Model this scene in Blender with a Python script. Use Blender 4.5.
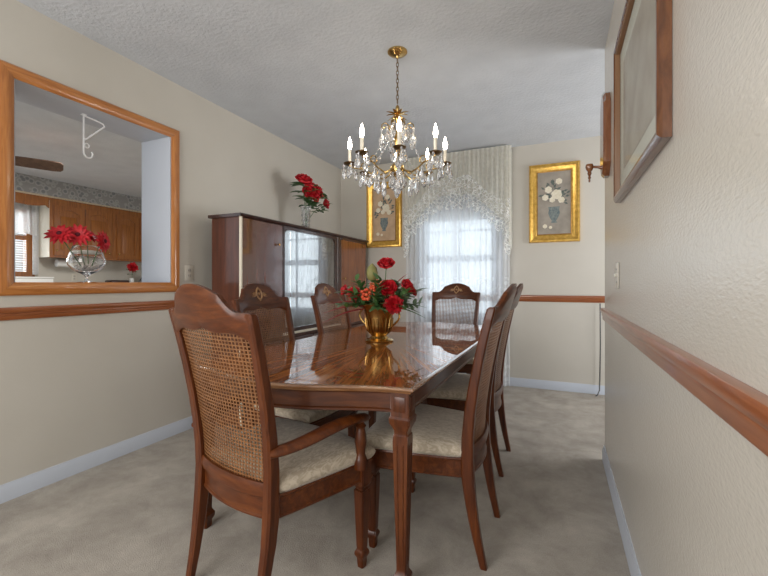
import bpy, bmesh, math, random
from mathutils import Vector, Matrix
random.seed(7)
PI = math.pi
scn = bpy.context.scene
C = scn.collection
for o in list(bpy.data.objects): bpy.data.objects.remove(o)

# ------------------------------------------------------------------ camera, world, light
CAMH = 1.10
YAW = math.radians(23.6)
cd = bpy.data.cameras.new('camera'); cam = bpy.data.objects.new('camera', cd); C.objects.link(cam)
cam.location = (0, 0, CAMH); cam.rotation_euler = (PI/2, 0, YAW)
cd.sensor_width = 36; cd.lens = 36*400/768; cd.shift_y = -5/768; cd.clip_start = 0.02
scn.camera = cam
scn.view_settings.view_transform = 'Standard'; scn.view_settings.look = 'None'
scn.view_settings.gamma = 1; scn.view_settings.use_curve_mapping = False
scn.view_settings.exposure = 0.38
w = bpy.data.worlds.new('world'); scn.world = w; w.use_nodes = True
wb = w.node_tree.nodes['Background']; wb.inputs[0].default_value = (0.86, 0.93, 1.0, 1); wb.inputs[1].default_value = 1.15

def area(name, loc, rot, sx, sy, power, col):
    l = bpy.data.lights.new(name, 'AREA'); l.shape = 'RECTANGLE'; l.size = sx; l.size_y = sy
    l.energy = power; l.color = col
    o = bpy.data.objects.new(name, l); C.objects.link(o); o.location = loc; o.rotation_euler = rot
    return o
KXW = -7.15
# daylight at the dining and kitchen windows, plus fill lamps added without a fixture
area('fill_rear', (-1.5, -1.7, 1.45), (math.radians(96), 0, math.radians(-12)), 2.0, 1.8, 60, (1.0, 0.965, 0.92))  # unseen fill added behind the camera to brighten the room
area('daylight_window', (-1.03, 4.95, 1.45), (math.radians(-90), 0, 0), 0.9, 1.5, 8.5, (0.86, 0.93, 1.0))
area('kitchen_fill', (-4.6, 2.6, 2.50), (0, 0, 0), 1.2, 0.5, 42, (1.0, 0.97, 0.92))  # fill added under the kitchen ceiling to light it, no fixture there
area('kitchen_window_daylight', (KXW, 2.5, 1.7), (0, math.radians(-90), 0), 0.9, 1.1, 90, (0.9, 0.95, 1.0))
area('hall_fill', (2.12, 3.65, 1.25), (0, math.radians(100), 0), 1.7, 1.3, 50, (0.97, 0.98, 1.0))  # unseen fill added in the hall to brighten ceiling and back wall

# ------------------------------------------------------------------ materials
def mat(name, col, rough=0.5, metal=0.0, coat=0.0, coat_rough=0.05, spec=0.5, trans=0.0, ior=1.5, emis=None, es=0.0):
    m = bpy.data.materials.new(name); m.use_nodes = True
    p = m.node_tree.nodes['Principled BSDF']
    p.inputs['Base Color'].default_value = (*col, 1); p.inputs['Roughness'].default_value = rough
    p.inputs['Metallic'].default_value = metal; p.inputs['Coat Weight'].default_value = coat
    p.inputs['Coat Roughness'].default_value = coat_rough; p.inputs['Specular IOR Level'].default_value = spec
    p.inputs['Transmission Weight'].default_value = trans; p.inputs['IOR'].default_value = ior
    if emis: p.inputs['Emission Color'].default_value = (*emis, 1); p.inputs['Emission Strength'].default_value = es
    return m
def N(m, t, **kw):
    n = m.node_tree.nodes.new(t)
    for k, v in kw.items(): setattr(n, k, v)
    return n
def L(m, a, b): m.node_tree.links.new(a, b)
def P(m): return m.node_tree.nodes['Principled BSDF']
def coords(m, scale=(1, 1, 1), gen='Object'):
    tc = N(m, 'ShaderNodeTexCoord'); mp = N(m, 'ShaderNodeMapping'); mp.inputs['Scale'].default_value = scale
    L(m, tc.outputs[gen], mp.inputs['Vector']); return mp.outputs['Vector']
def noise(m, vec, scale, detail=4, rough=0.5, dist=0.0):
    n = N(m, 'ShaderNodeTexNoise'); n.inputs['Scale'].default_value = scale; n.inputs['Detail'].default_value = detail
    n.inputs['Roughness'].default_value = rough; n.inputs['Distortion'].default_value = dist
    L(m, vec, n.inputs['Vector']); return n.outputs['Fac']
def ramp(m, fac, stops):
    r = N(m, 'ShaderNodeValToRGB'); e = r.color_ramp.elements
    while len(e) < len(stops): e.new(0.5)
    for i, (p_, c) in enumerate(stops):
        e[i].position = p_; e[i].color = (*c, 1) if len(c) == 3 else c
    L(m, fac, r.inputs['Fac']); return r.outputs['Color']
def bump(m, fac, strength, dist=0.01):
    b = N(m, 'ShaderNodeBump'); b.inputs['Strength'].default_value = strength; b.inputs['Distance'].default_value = dist
    L(m, fac, b.inputs['Height']); L(m, b.outputs['Normal'], P(m).inputs['Normal'])
def noisy(name, c1, c2, scale, rough=0.6, bs=0.0, bscale=80, bdist=0.003, coat=0.0, spec=0.5, sc=(1, 1, 1), metal=0.0):
    m = mat(name, c1, rough, coat=coat, spec=spec, metal=metal); v = coords(m, sc)
    L(m, ramp(m, noise(m, v, scale), [(0.3, c1), (0.7, c2)]), P(m).inputs['Base Color'])
    if bs: bump(m, noise(m, v, bscale, 3), bs, bdist)
    return m
def wood(name, dark, mid, light, grain=(14, 14, 1.2), rough=0.32, coat=0.5, scale=3.0, cr=0.08):
    m = mat(name, mid, rough, coat=coat, coat_rough=cr); v = coords(m, grain)
    f = noise(m, v, scale, 6, 0.62, 0.6)
    L(m, ramp(m, f, [(0.28, dark), (0.5, mid), (0.75, light)]), P(m).inputs['Base Color'])
    return m
M = {}
M['wall'] = noisy('wall_paint', (0.565, 0.53, 0.465), (0.59, 0.555, 0.49), 3, 0.55, 0.12, 120, 0.002)
M['wall_r'] = noisy('wall_paint_satin', (0.575, 0.54, 0.48), (0.60, 0.565, 0.505), 3, 0.24, 0.4, 150, 0.004, spec=0.7, sc=(1, 0.45, 1))
M['ceiling'] = noisy('ceiling_plaster', (0.555, 0.58, 0.615), (0.61, 0.635, 0.67), 5, 0.85, 0.7, 45, 0.008)
M['white'] = mat('white_trim', (0.56, 0.60, 0.67), 0.4)
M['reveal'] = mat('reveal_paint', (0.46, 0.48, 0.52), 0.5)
m = M['carpet'] = mat('carpet_pile', (0.4, 0.37, 0.33), 0.95, spec=0.1)
v = coords(m); big = noise(m, v, 4.0, 7, 0.7, 0.25); fine = noise(m, v, 260, 2)
mx = N(m, 'ShaderNodeMix'); mx.data_type = 'FLOAT'; mx.inputs[0].default_value = 0.4
L(m, big, mx.inputs[2]); L(m, fine, mx.inputs[3])
L(m, ramp(m, mx.outputs[0], [(0.34, (0.275, 0.247, 0.212)), (0.5, (0.40, 0.365, 0.32)), (0.64, (0.52, 0.478, 0.42))]), P(m).inputs['Base Color'])
bump(m, mx.outputs[0], 0.6, 0.012)
M['trimwood'] = wood('stained_trim_wood', (0.20, 0.055, 0.016), (0.30, 0.09, 0.027), (0.37, 0.13, 0.045), (22, 1.5, 22), 0.3, 0.5)
M['trimwood_x'] = wood('stained_trim_wood_cross', (0.20, 0.055, 0.016), (0.29, 0.085, 0.025), (0.36, 0.125, 0.04), (1.5, 22, 22), 0.3, 0.5)
M['casing'] = wood('orange_oak_casing', (0.33, 0.11, 0.022), (0.48, 0.18, 0.045), (0.58, 0.25, 0.07), (22, 1.5, 22), 0.28, 0.6)
M['casing_v'] = wood('orange_oak_casing_upright', (0.33, 0.11, 0.022), (0.48, 0.18, 0.045), (0.58, 0.25, 0.07), (22, 22, 1.5), 0.28, 0.6)
M['chair'] = wood('chair_fruitwood', (0.042, 0.009, 0.0022), (0.085, 0.020, 0.004), (0.145, 0.040, 0.008), (16, 16, 1.4), 0.36, 0.15)
M['chairx'] = wood('chair_fruitwood_cross', (0.045, 0.010, 0.0022), (0.09, 0.022, 0.0045), (0.155, 0.044, 0.009), (2, 16, 14), 0.36, 0.15)
for k_ in ('chair', 'chairx', 'tablewood', 'tableleg'):
    if k_ in M: P(M[k_]).inputs['Specular IOR Level'].default_value = 0.3
M['carving'] = wood('gilded_carving', (0.16, 0.07, 0.025), (0.34, 0.18, 0.07), (0.48, 0.29, 0.12), (20, 20, 20), 0.4, 0.3)
M['cane'] = noisy('woven_cane', (0.14, 0.055, 0.019), (0.24, 0.105, 0.038), 40, 0.36)
M['tablewood'] = wood('table_fruitwood', (0.038, 0.009, 0.002), (0.075, 0.019, 0.004), (0.13, 0.038, 0.008), (2, 2, 14), 0.34, 0.2)
M['tableleg'] = wood('table_leg_wood', (0.042, 0.010, 0.0022), (0.085, 0.021, 0.0045), (0.14, 0.040, 0.008), (16, 16, 1.4), 0.34, 0.2)
M['edge'] = wood('table_edge_highlight_wood', (0.15, 0.06, 0.022), (0.24, 0.11, 0.045), (0.33, 0.17, 0.075), (2, 2, 14), 0.2, 0.9)  # lighter tone carries the pale gloss highlight of the bevelled edge
for k_ in ('tablewood', 'tableleg'): P(M[k_]).inputs['Specular IOR Level'].default_value = 0.3
# table top: sunburst veneer round the middle, straight grained border
m = M['tabletop'] = mat('sunburst_veneer', (0.2, 0.07, 0.02), 0.55, coat=1.0, coat_rough=0.012, spec=0.08)
P(m).inputs['Coat IOR'].default_value = 1.75
tc = N(m, 'ShaderNodeTexCoord'); sp = N(m, 'ShaderNodeSeparateXYZ'); L(m, tc.outputs['Object'], sp.inputs[0])
at = N(m, 'ShaderNodeMath', operation='ARCTAN2'); L(m, sp.outputs['Y'], at.inputs[0]); L(m, sp.outputs['X'], at.inputs[1])
ln = N(m, 'ShaderNodeVectorMath', operation='LENGTH'); L(m, tc.outputs['Object'], ln.inputs[0])
cb = N(m, 'ShaderNodeCombineXYZ')
ma = N(m, 'ShaderNodeMath', operation='MULTIPLY'); ma.inputs[1].default_value = 16; L(m, at.outputs[0], ma.inputs[0])
mr = N(m, 'ShaderNodeMath', operation='MULTIPLY'); mr.inputs[1].default_value = 1.2; L(m, ln.outputs['Value'], mr.inputs[0])
L(m, ma.outputs[0], cb.inputs[0]); L(m, mr.outputs[0], cb.inputs[1])
f = noise(m, cb.outputs[0], 1.6, 6, 0.7, 0.3)
L(m, ramp(m, f, [(0.34, (0.11, 0.027, 0.005)), (0.5, (0.27, 0.080, 0.014)), (0.66, (0.52, 0.19, 0.040))]), P(m).inputs['Base Color'])
m = M['seat'] = mat('damask_seat', (0.6, 0.54, 0.44), 0.75, spec=0.25); P(m).inputs['Sheen Weight'].default_value = 0.3
v = coords(m, (30, 9, 9)); f = noise(m, v, 3.2, 3, 0.6, 1.4)
L(m, ramp(m, f, [(0.42, (0.40, 0.33, 0.245)), (0.52, (0.50, 0.425, 0.325)), (0.62, (0.57, 0.495, 0.39))]), P(m).inputs['Base Color'])
bump(m, f, 0.25, 0.003)
M['cab'] = wood('polished_mahogany', (0.055, 0.014, 0.008), (0.10, 0.026, 0.013), (0.155, 0.042, 0.02), (8, 8, 0.9), 0.2, 1.0, 3.0, 0.06)
P(M['cab']).inputs['Coat IOR'].default_value = 1.8
M['cabcase'] = wood('mahogany_case', (0.045, 0.012, 0.006), (0.085, 0.024, 0.011), (0.13, 0.038, 0.017), (8, 8, 0.9), 0.34, 0.35)
M['cabdark'] = wood('dark_mahogany', (0.02, 0.008, 0.006), (0.04, 0.013, 0.009), (0.06, 0.02, 0.012), (2, 2, 9), 0.3, 0.6)
M['cabred'] = wood('amber_mahogany', (0.14, 0.035, 0.01), (0.22, 0.065, 0.02), (0.30, 0.10, 0.03), (8, 8, 0.9), 0.25, 0.9)
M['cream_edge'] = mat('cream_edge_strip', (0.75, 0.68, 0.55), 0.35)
M['cablin'] = noisy('cabinet_lining', (0.30, 0.27, 0.25), (0.36, 0.33, 0.30), 4, 0.6)
M['kcab'] = wood('golden_oak', (0.16, 0.048, 0.007), (0.27, 0.088, 0.013), (0.37, 0.14, 0.025), (18, 18, 1.4), 0.35, 0.3)
M['kside_lit'] = mat('lit_cabinet_side', (0.72, 0.66, 0.55), 0.5)  # pale colour stands for light falling on the oak cabinet side
M['gold'] = noisy('antique_gold_leaf', (0.62, 0.34, 0.06), (0.86, 0.55, 0.14), 30, 0.32, 0.5, 90, 0.004, metal=0.75)
M['golddark'] = noisy('dark_gold_liner', (0.30, 0.15, 0.03), (0.45, 0.25, 0.06), 30, 0.4, metal=0.6)
M['brass'] = noisy('aged_brass', (0.42, 0.27, 0.09), (0.62, 0.42, 0.16), 14, 0.24, metal=0.95)
M['brassdark'] = noisy('dark_bronze', (0.16, 0.10, 0.045), (0.26, 0.17, 0.08), 14, 0.35, metal=0.9)
M['urn'] = noisy('polished_brass_urn', (0.36, 0.20, 0.06), (0.60, 0.38, 0.13), 20, 0.22, 0.3, 40, 0.004, metal=1.0)
M['red'] = noisy('red_petals', (0.40, 0.003, 0.010), (0.60, 0.010, 0.020), 30, 0.55)
M['redorange'] = noisy('coral_berries', (0.68, 0.06, 0.02), (0.8, 0.16, 0.06), 30, 0.5)
M['redcentre'] = mat('dark_flower_eye', (0.10, 0.005, 0.01), 0.8)
M['blade'] = mat('burgundy_blade', (0.34, 0.012, 0.03), 0.5)
M['green'] = noisy('leaf_green', (0.03, 0.10, 0.025), (0.09, 0.19, 0.05), 25, 0.5)
M['green2'] = noisy('dusty_green', (0.10, 0.18, 0.10), (0.20, 0.29, 0.17), 25, 0.6)
M['olive'] = noisy('olive_bud', (0.20, 0.20, 0.06), (0.30, 0.27, 0.10), 25, 0.6)
M['plate'] = mat('ivory_plastic', (0.62, 0.58, 0.50), 0.35)
M['slot'] = mat('dark_slot', (0.06, 0.05, 0.05), 0.6)
M['metalwhite'] = mat('white_enamel', (0.82, 0.82, 0.82), 0.3)
M['fanwood'] = wood('fan_blade_walnut', (0.06, 0.03, 0.02), (0.11, 0.06, 0.04), (0.16, 0.09, 0.06), (6, 6, 6), 0.4, 0.2)
M['candle'] = mat('candle_sleeve', (0.80, 0.74, 0.62), 0.5)
M['bulb'] = mat('lit_flame_bulb', (1, 0.95, 0.85), 0.3, emis=(1.0, 0.90, 0.74), es=30)
m = M['crystal'] = mat('cut_crystal', (1, 1, 1), 0.02, trans=0.86, ior=1.6)
m = M['glass'] = mat('clear_glass', (1, 1, 1), 0.0, trans=1.0, ior=1.45)
M['cutglass'] = mat('cut_glass', (0.92, 0.94, 0.95), 0.05, trans=0.88, ior=1.5)
M['water'] = mat('vase_pebbles', (0.55, 0.50, 0.45), 0.3)
def pane_mat(name, fac, rough=0.0):
    m = bpy.data.materials.new(name); m.use_nodes = True; nt = m.node_tree; nt.nodes.clear()
    o = nt.nodes.new('ShaderNodeOutputMaterial'); mx = nt.nodes.new('ShaderNodeMixShader')
    t = nt.nodes.new('ShaderNodeBsdfTransparent'); g = nt.nodes.new('ShaderNodeBsdfGlossy'); g.inputs['Roughness'].default_value = rough
    t.inputs['Color'].default_value = (0.93, 0.95, 0.95, 1)
    mx.inputs[0].default_value = fac
    nt.links.new(t.outputs[0], mx.inputs[1]); nt.links.new(g.outputs[0], mx.inputs[2]); nt.links.new(mx.outputs[0], o.inputs[0])
    return m
M['pane'] = pane_mat('window_pane', 0.06)
M['mirrorpane'] = pane_mat('cabinet_glass', 0.55, 0.01)
M['picglass'] = pane_mat('picture_glass', 0.08, 0.02)
def cloth(name, col, alpha_lo, alpha_hi, kind, scale=60):
    """thin sheer cloth: diffuse + translucent threads, holes from a lace pattern"""
    m = bpy.data.materials.new(name); m.use_nodes = True; nt = m.node_tree; nt.nodes.clear()
    o = N(m, 'ShaderNodeOutputMaterial'); d = N(m, 'ShaderNodeBsdfDiffuse'); t = N(m, 'ShaderNodeBsdfTranslucent')
    d.inputs[0].default_value = (*col, 1); t.inputs[0].default_value = (*col, 1)
    a = N(m, 'ShaderNodeMixShader'); a.inputs[0].default_value = 0.5; L(m, d.outputs[0], a.inputs[1]); L(m, t.outputs[0], a.inputs[2])
    tr = N(m, 'ShaderNodeBsdfTransparent'); mx = N(m, 'ShaderNodeMixShader')
    L(m, tr.outputs[0], mx.inputs[1]); L(m, a.outputs[0], mx.inputs[2]); L(m, mx.outputs[0], o.inputs[0])
    uv = N(m, 'ShaderNodeUVMap'); mp = N(m, 'ShaderNodeMapping'); L(m, uv.outputs[0], mp.inputs[0])
    lo = (alpha_lo,)*3; hi = (alpha_hi,)*3
    if kind == 'plain':
        f = noise(m, mp.outputs[0], scale, 2); col_ = ramp(m, f, [(0.35, lo), (0.65, hi)])
    elif kind == 'lace':
        vo = N(m, 'ShaderNodeTexVoronoi'); vo.feature = 'DISTANCE_TO_EDGE'; vo.inputs['Scale'].default_value = scale
        L(m, mp.outputs[0], vo.inputs['Vector']); col_ = ramp(m, vo.outputs['Distance'], [(0.05, hi), (0.16, lo)])
    else:   # panel: plain sheer with a floral lace band across it (UV v is height in metres)
        sx = N(m, 'ShaderNodeSeparateXYZ'); L(m, uv.outputs[0], sx.inputs[0])
        vo = N(m, 'ShaderNodeTexVoronoi'); vo.inputs['Scale'].default_value = 17; L(m, mp.outputs[0], vo.inputs['Vector'])
        band = ramp(m, sx.outputs['Y'], [(0.0, (0.7,)*3), (0.30, (0.75,)*3), (0.34, (0,)*3), (0.86, (0,)*3), (0.88, (1,)*3), (1.0, (1,)*3)])
        # height ramp is clamped to 0..1 m; the band stops above 1.18 m
        lt = N(m, 'ShaderNodeMath', operation='LESS_THAN'); lt.inputs[1].default_value = 1.16; L(m, sx.outputs['Y'], lt.inputs[0])
        mu = N(m, 'ShaderNodeMath', operation='MULTIPLY'); L(m, band, mu.inputs[0]); L(m, lt.outputs[0], mu.inputs[1])
        fl = ramp(m, vo.outputs['Distance'], [(0.30, (1,)*3), (0.46, (0,)*3)])
        mu2 = N(m, 'ShaderNodeMath', operation='MULTIPLY'); L(m, mu.outputs[0], mu2.inputs[0]); L(m, fl, mu2.inputs[1])
        mr_ = N(m, 'ShaderNodeMapRange'); mr_.inputs['To Min'].default_value = alpha_lo; mr_.inputs['To Max'].default_value = alpha_hi
        L(m, mu2.outputs[0], mr_.inputs['Value']); col_ = mr_.outputs[0]
    L(m, col_, mx.inputs[0])
    return m
M['sheer'] = cloth('sheer_panel', (0.86, 0.88, 0.90), 0.74, 0.95, 'panel')
M['valance'] = cloth('valance_voile', (0.86, 0.84, 0.76), 0.80, 0.9, 'plain', 30)
M['lace'] = cloth('lace_edging', (0.93, 0.93, 0.91), 0.12, 0.98, 'lace', 26)
M['blind'] = mat('white_blind', (0.8, 0.82, 0.84), 0.5)
m = M['wallpaper'] = mat('wallpaper_border', (0.4, 0.38, 0.36), 0.7)
v = coords(m, (1, 1, 1)); vo = N(m, 'ShaderNodeTexVoronoi'); vo.inputs['Scale'].default_value = 14; L(m, v, vo.inputs['Vector'])
L(m, ramp(m, vo.outputs['Distance'], [(0.25, (0.20, 0.20, 0.21)), (0.45, (0.40, 0.39, 0.37)), (0.6, (0.28, 0.27, 0.26))]), P(m).inputs['Base Color'])
M['canvas'] = noisy('painted_ground', (0.27, 0.24, 0.20), (0.40, 0.35, 0.29), 9, 0.55)
M['canvas_tan'] = noisy('painted_ground_tan', (0.46, 0.31, 0.19), (0.62, 0.44, 0.28), 9, 0.55)
M['paint_white'] = noisy('painted_petals', (0.72, 0.64, 0.47), (0.86, 0.80, 0.66), 60, 0.6)
M['paint_leaf'] = noisy('painted_leaves', (0.07, 0.09, 0.085), (0.16, 0.18, 0.15), 60, 0.6)
M['paint_vase'] = noisy('painted_vase', (0.11, 0.15, 0.16), (0.25, 0.28, 0.26), 60, 0.6)
M['matboard'] = noisy('pale_mat', (0.76, 0.71, 0.63), (0.82, 0.77, 0.69), 5, 0.6)
M['print'] = noisy('faded_print', (0.50, 0.40, 0.33), (0.64, 0.56, 0.48), 8, 0.6)
M['frame_brown'] = wood('picture_frame_walnut', (0.075, 0.025, 0.008), (0.13, 0.046, 0.015), (0.19, 0.075, 0.026), (10, 10, 3), 0.25, 0.5)
M['frame_lip'] = mat('frame_gilt_lip', (0.20, 0.10, 0.045), 0.3)
M['sconce'] = wood('sconce_wood', (0.12, 0.038, 0.014), (0.20, 0.07, 0.024), (0.27, 0.11, 0.04), (16, 16, 1.5), 0.25, 0.7)
M['counter'] = noisy('counter_laminate', (0.55, 0.52, 0.46), (0.63, 0.6, 0.54), 20, 0.4)
M['kfloor'] = noisy('kitchen_floor', (0.36, 0.30, 0.23), (0.45, 0.38, 0.30), 6, 0.4)
M['ceramic'] = mat('white_ceramic', (0.8, 0.8, 0.78), 0.25)
M['steel'] = mat('grey_steel', (0.35, 0.35, 0.36), 0.3, metal=0.8)
M['black'] = mat('black_plastic', (0.03, 0.03, 0.03), 0.4)
M['paper'] = mat('paper_roll', (0.85, 0.85, 0.84), 0.8)

# ------------------------------------------------------------------ mesh helpers
class B:
    def __init__(s): s.bm = bmesh.new(); s.uv = None
    def box(s, x0, x1, y0, y1, z0, z1, bev=0.0, seg=2):
        vs = [s.bm.verts.new((x, y, z)) for x in (x0, x1) for y in (y0, y1) for z in (z0, z1)]
        q = [(0, 1, 3, 2), (4, 6, 7, 5), (0, 4, 5, 1), (2, 3, 7, 6), (0, 2, 6, 4), (1, 5, 7, 3)]
        fs = [s.bm.faces.new([vs[i] for i in f]) for f in q]
        if bev:
            es = list({e for f in fs for e in f.edges})
            bmesh.ops.bevel(s.bm, geom=es, offset=bev, segments=seg, affect='EDGES', profile=0.5)
        return s
    def rings(s, rs, closed=True, cap0=True, cap1=True):
        """rs: list of point loops of equal length joined by quads"""
        R = [[s.bm.verts.new(p) for p in r] for r in rs]; n = len(R[0])
        for a, b in zip(R, R[1:]):
            for i in range(n if closed else n-1):
                j = (i+1) % n
                s.bm.faces.new((a[i], a[j], b[j], b[i]))
        if closed and cap0: s.bm.faces.new(list(reversed(R[0])))
        if closed and cap1: s.bm.faces.new(R[-1])
        return s
    def lathe(s, prof, n=24, c=(0, 0, 0), sq=False, cap0=True, cap1=True, M4=None, sx=1, sy=1):
        rs = []
        for r, z in prof:
            if sq: pts = [(r, r, z), (-r, r, z), (-r, -r, z), (r, -r, z)]
            else: pts = [(r*sx*math.cos(2*PI*i/n), r*sy*math.sin(2*PI*i/n), z) for i in range(n)]
            pts = [Vector(p) for p in pts]
            if M4: pts = [M4 @ p for p in pts]
            rs.append([p + Vector(c) for p in pts])
        return s.rings(rs, True, cap0, cap1)
    def tube(s, pts, rad, n=8, flat=1.0, closed=False):
        pts = [Vector(p) for p in pts]; k = len(pts)
        rad = rad if isinstance(rad, (list, tuple)) else [rad]*k
        up = Vector((0, 0, 1)); rs = []; prev = None
        for i, p in enumerate(pts):
            if closed: t = pts[(i+1) % k] - pts[i-1]
            else: t = pts[min(i+1, k-1)] - pts[max(i-1, 0)]
            t = t.normalized() if t.length > 1e-9 else Vector((0, 0, 1))
            if prev is None:
                a = t.cross(up)
                if a.length < 1e-3: a = t.cross(Vector((1, 0, 0)))
            else: a = prev - t*prev.dot(t)
            a.normalize(); b = t.cross(a); prev = a
            rs.append([p + (a*math.cos(2*PI*j/n) + b*math.sin(2*PI*j/n)*flat)*rad[i] for j in range(n)])
        if closed: rs.append(rs[0]); return s.rings(rs, True, False, False)
        return s.rings(rs)
    def sweep(s, pts, sec):
        """pts: list of (x,y,z); sec: list of (half x, half y) rectangular sections kept level"""
        rs = []
        for (x, y, z), (a, b) in zip(pts, sec):
            c = min(a, b)*0.35
            rs.append([(x+dx, y+dy, z) for dx, dy in ((a, b-c), (a-c, b), (-a+c, b), (-a, b-c), (-a, -b+c), (-a+c, -b), (a-c, -b), (a, -b+c))])
        return s.rings(rs)
    def panel(s, x0, x1, nx, zb, zt, nz, yf, th):
        F, K = [], []
        for j in range(nz+1):
            f, k = [], []
            for i in range(nx+1):
                x = x0+(x1-x0)*i/nx; z = zb(x)+(zt(x)-zb(x))*j/nz; y = yf(x, z)
                e = 0.25 if j in (0, nz) else 0.5
                f.append(s.bm.verts.new((x, y+th*e, z))); k.append(s.bm.verts.new((x, y-th*e, z)))
            F.append(f); K.append(k)
        nf = s.bm.faces.new
        for j in range(nz):
            for i in range(nx):
                nf((F[j][i+1], F[j][i], F[j+1][i], F[j+1][i+1])); nf((K[j][i], K[j][i+1], K[j+1][i+1], K[j+1][i]))
            nf((F[j][0], K[j][0], K[j+1][0], F[j+1][0])); nf((K[j][nx], F[j][nx], F[j+1][nx], K[j+1][nx]))
        for i in range(nx):
            nf((F[0][i], F[0][i+1], K[0][i+1], K[0][i])); nf((F[nz][i+1], F[nz][i], K[nz][i], K[nz][i+1]))
        return s
    def sheet(s, nu, nv, fn):
        """open surface with UVs; fn(u,v)->(point,(uvx,uvy))"""
        uvl = s.bm.loops.layers.uv.verify(); V = []; T = []
        for j in range(nv+1):
            row, tr = [], []
            for i in range(nu+1):
                p, t = fn(i/nu, j/nv); row.append(s.bm.verts.new(p)); tr.append(t)
            V.append(row); T.append(tr)
        for j in range(nv):
            for i in range(nu):
                f = s.bm.faces.new((V[j][i], V[j][i+1], V[j+1][i+1], V[j+1][i]))
                for lp, t in zip(f.loops, (T[j][i], T[j][i+1], T[j+1][i+1], T[j+1][i])): lp[uvl].uv = t
        return s
    def ball(s, c, r, sx=1, sy=1, sz=1, u=12, v=8):
        m4 = Matrix.Translation(c) @ Matrix.Diagonal((r*sx, r*sy, r*sz, 1))
        bmesh.ops.create_uvsphere(s.bm, u_segments=u, v_segments=v, radius=1, matrix=m4); return s
    def leaf(s, base, d, length, width, droop=0.2, up=(0, 0, 1), fold=0.15):
        d = Vector(d).normalized(); upv = Vector(up); side = d.cross(upv)
        if side.length < 1e-3: side = d.cross(Vector((1, 0, 0)))
        side.normalize(); nrm = side.cross(d).normalized(); base = Vector(base); rows = []
        for k in range(6):
            t = k/5; c = base + d*length*t - nrm*droop*length*t*t
            wd = width*math.sin(PI*min(1, 0.06+t*0.92))**0.8*0.5
            rows.append([c - side*wd + nrm*fold*wd, c - nrm*0.0008, c + side*wd + nrm*fold*wd])
        R = [[s.bm.verts.new(p) for p in r] for r in rows]
        R2 = [[s.bm.verts.new(Vector(p)-nrm*0.0012) for p in r] for r in rows]
        for a, b in zip(R, R[1:]):
            for i in (0, 1): s.bm.faces.new((a[i], a[i+1], b[i+1], b[i]))
        for a, b in zip(R2, R2[1:]):
            for i in (0, 1): s.bm.faces.new((a[i+1], a[i], b[i], b[i+1]))
        for a, b, c_, d_ in zip(R, R[1:], R2, R2[1:]):
            s.bm.faces.new((a[0], b[0], d_[0], c_[0])); s.bm.faces.new((b[2], a[2], c_[2], d_[2]))
        return s
    def obj(s, name, material, parent=None, loc=(0, 0, 0), smooth=40, rot=None, fix=True):
        if fix: bmesh.ops.recalc_face_normals(s.bm, faces=s.bm.faces)
        me = bpy.data.meshes.new(name); s.bm.to_mesh(me); s.bm.free(); me.materials.append(material)
        if smooth:
            for p in me.polygons: p.use_smooth = True
            if hasattr(me, 'set_sharp_from_angle'): me.set_sharp_from_angle(angle=math.radians(smooth))
        o = bpy.data.objects.new(name, me); C.objects.link(o); o.location = loc
        if rot: o.rotation_euler = rot
        if parent: o.parent = parent
        return o
def thing(name, label, cat, loc=(0, 0, 0), rz=0, group=None):
    o = bpy.data.objects.new(name, None); C.objects.link(o); o.location = loc; o.rotation_euler = (0, 0, rz)
    o.empty_display_size = 0.1
    return tag(o, label, cat, group)
def tag(o, label, cat, group=None):
    o['label'] = label; o['category'] = cat
    if group: o['group'] = group
    return o
def struct(name, b, m, smooth=0, **k):
    o = b.obj(name, m, smooth=smooth, **k); o['kind'] = 'structure'; return o
def kids(o): return [c for c in bpy.data.objects if c.parent == o]
def copy_tree(o, parent=None):
    c = o.copy(); C.objects.link(c)
    if parent: c.parent = parent
    for k in kids(o): copy_tree(k, c)
    return c
def dup(o, loc, rz, label, group=None):
    c = copy_tree(o); c.location = loc; c.rotation_euler = (0, 0, rz); c['label'] = label
    if group: c['group'] = group
    return c
def lerp(tab, z):
    for (a, u), (b, v_) in zip(tab, tab[1:]):
        if z <= b: return u + (v_-u)*max(0, (z-a))/(b-a)
    return tab[-1][1]

# ------------------------------------------------------------------ the room
XL, XR, YB, H = -2.56, 0.262, 4.48, 2.556
XK = -2.86           # kitchen side of the thick left wall
YE = 2.83            # far end of the right wall
struct('floor', B().box(XK, 2.2, -2.0, YB+0.12, -0.05, 0.0), M['carpet'])
struct('ceiling', B().box(XK, 2.2, -2.0, YB+0.12, H, H+0.06), M['ceiling'])
OY0, OY1, OZ0, OZ1 = 1.112, 2.03, 1.10, 2.152
b = B().box(XK, XL, -2.0, OY0, 0, H).box(XK, XL, OY1, YB+0.12, 0, H).box(XK, XL, OY0, OY1, 0, OZ0-0.012).box(XK, XL, OY0, OY1, OZ1+0.012, H)
struct('wall_left', b, M['wall'])
b = B().box(XK-0.002, XL+0.002, OY0, OY1, OZ0-0.012, OZ0, 0.0).box(XK-0.002, XL+0.002, OY0, OY1, OZ1, OZ1+0.012)
b.box(XK-0.002, XL+0.002, OY0, OY0+0.012, OZ0, OZ1).box(XK-0.002, XL+0.002, OY1-0.012, OY1, OZ0, OZ1)
struct('trim_1', b, M['reveal'])
WX0, WX1, WZ0, WZ1 = -1.46, -0.62, 0.72, 2.08
b = B().box(XL, WX0, YB, YB+0.12, 0, H).box(WX1, 2.2, YB, YB+0.12, 0, H).box(WX0, WX1, YB, YB+0.12, 0, WZ0).box(WX0, WX1, YB, YB+0.12, WZ1, H)
struct('wall_back', b, M['wall'])
struct('wall_right', B().box(XR, XR+0.11, -2.0, YE, 0, H, 0.004), M['wall_r'])
struct('wall_hall', B().box(2.2, 2.3, -2.0, YB+0.12, 0, H), M['wall'])

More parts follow.
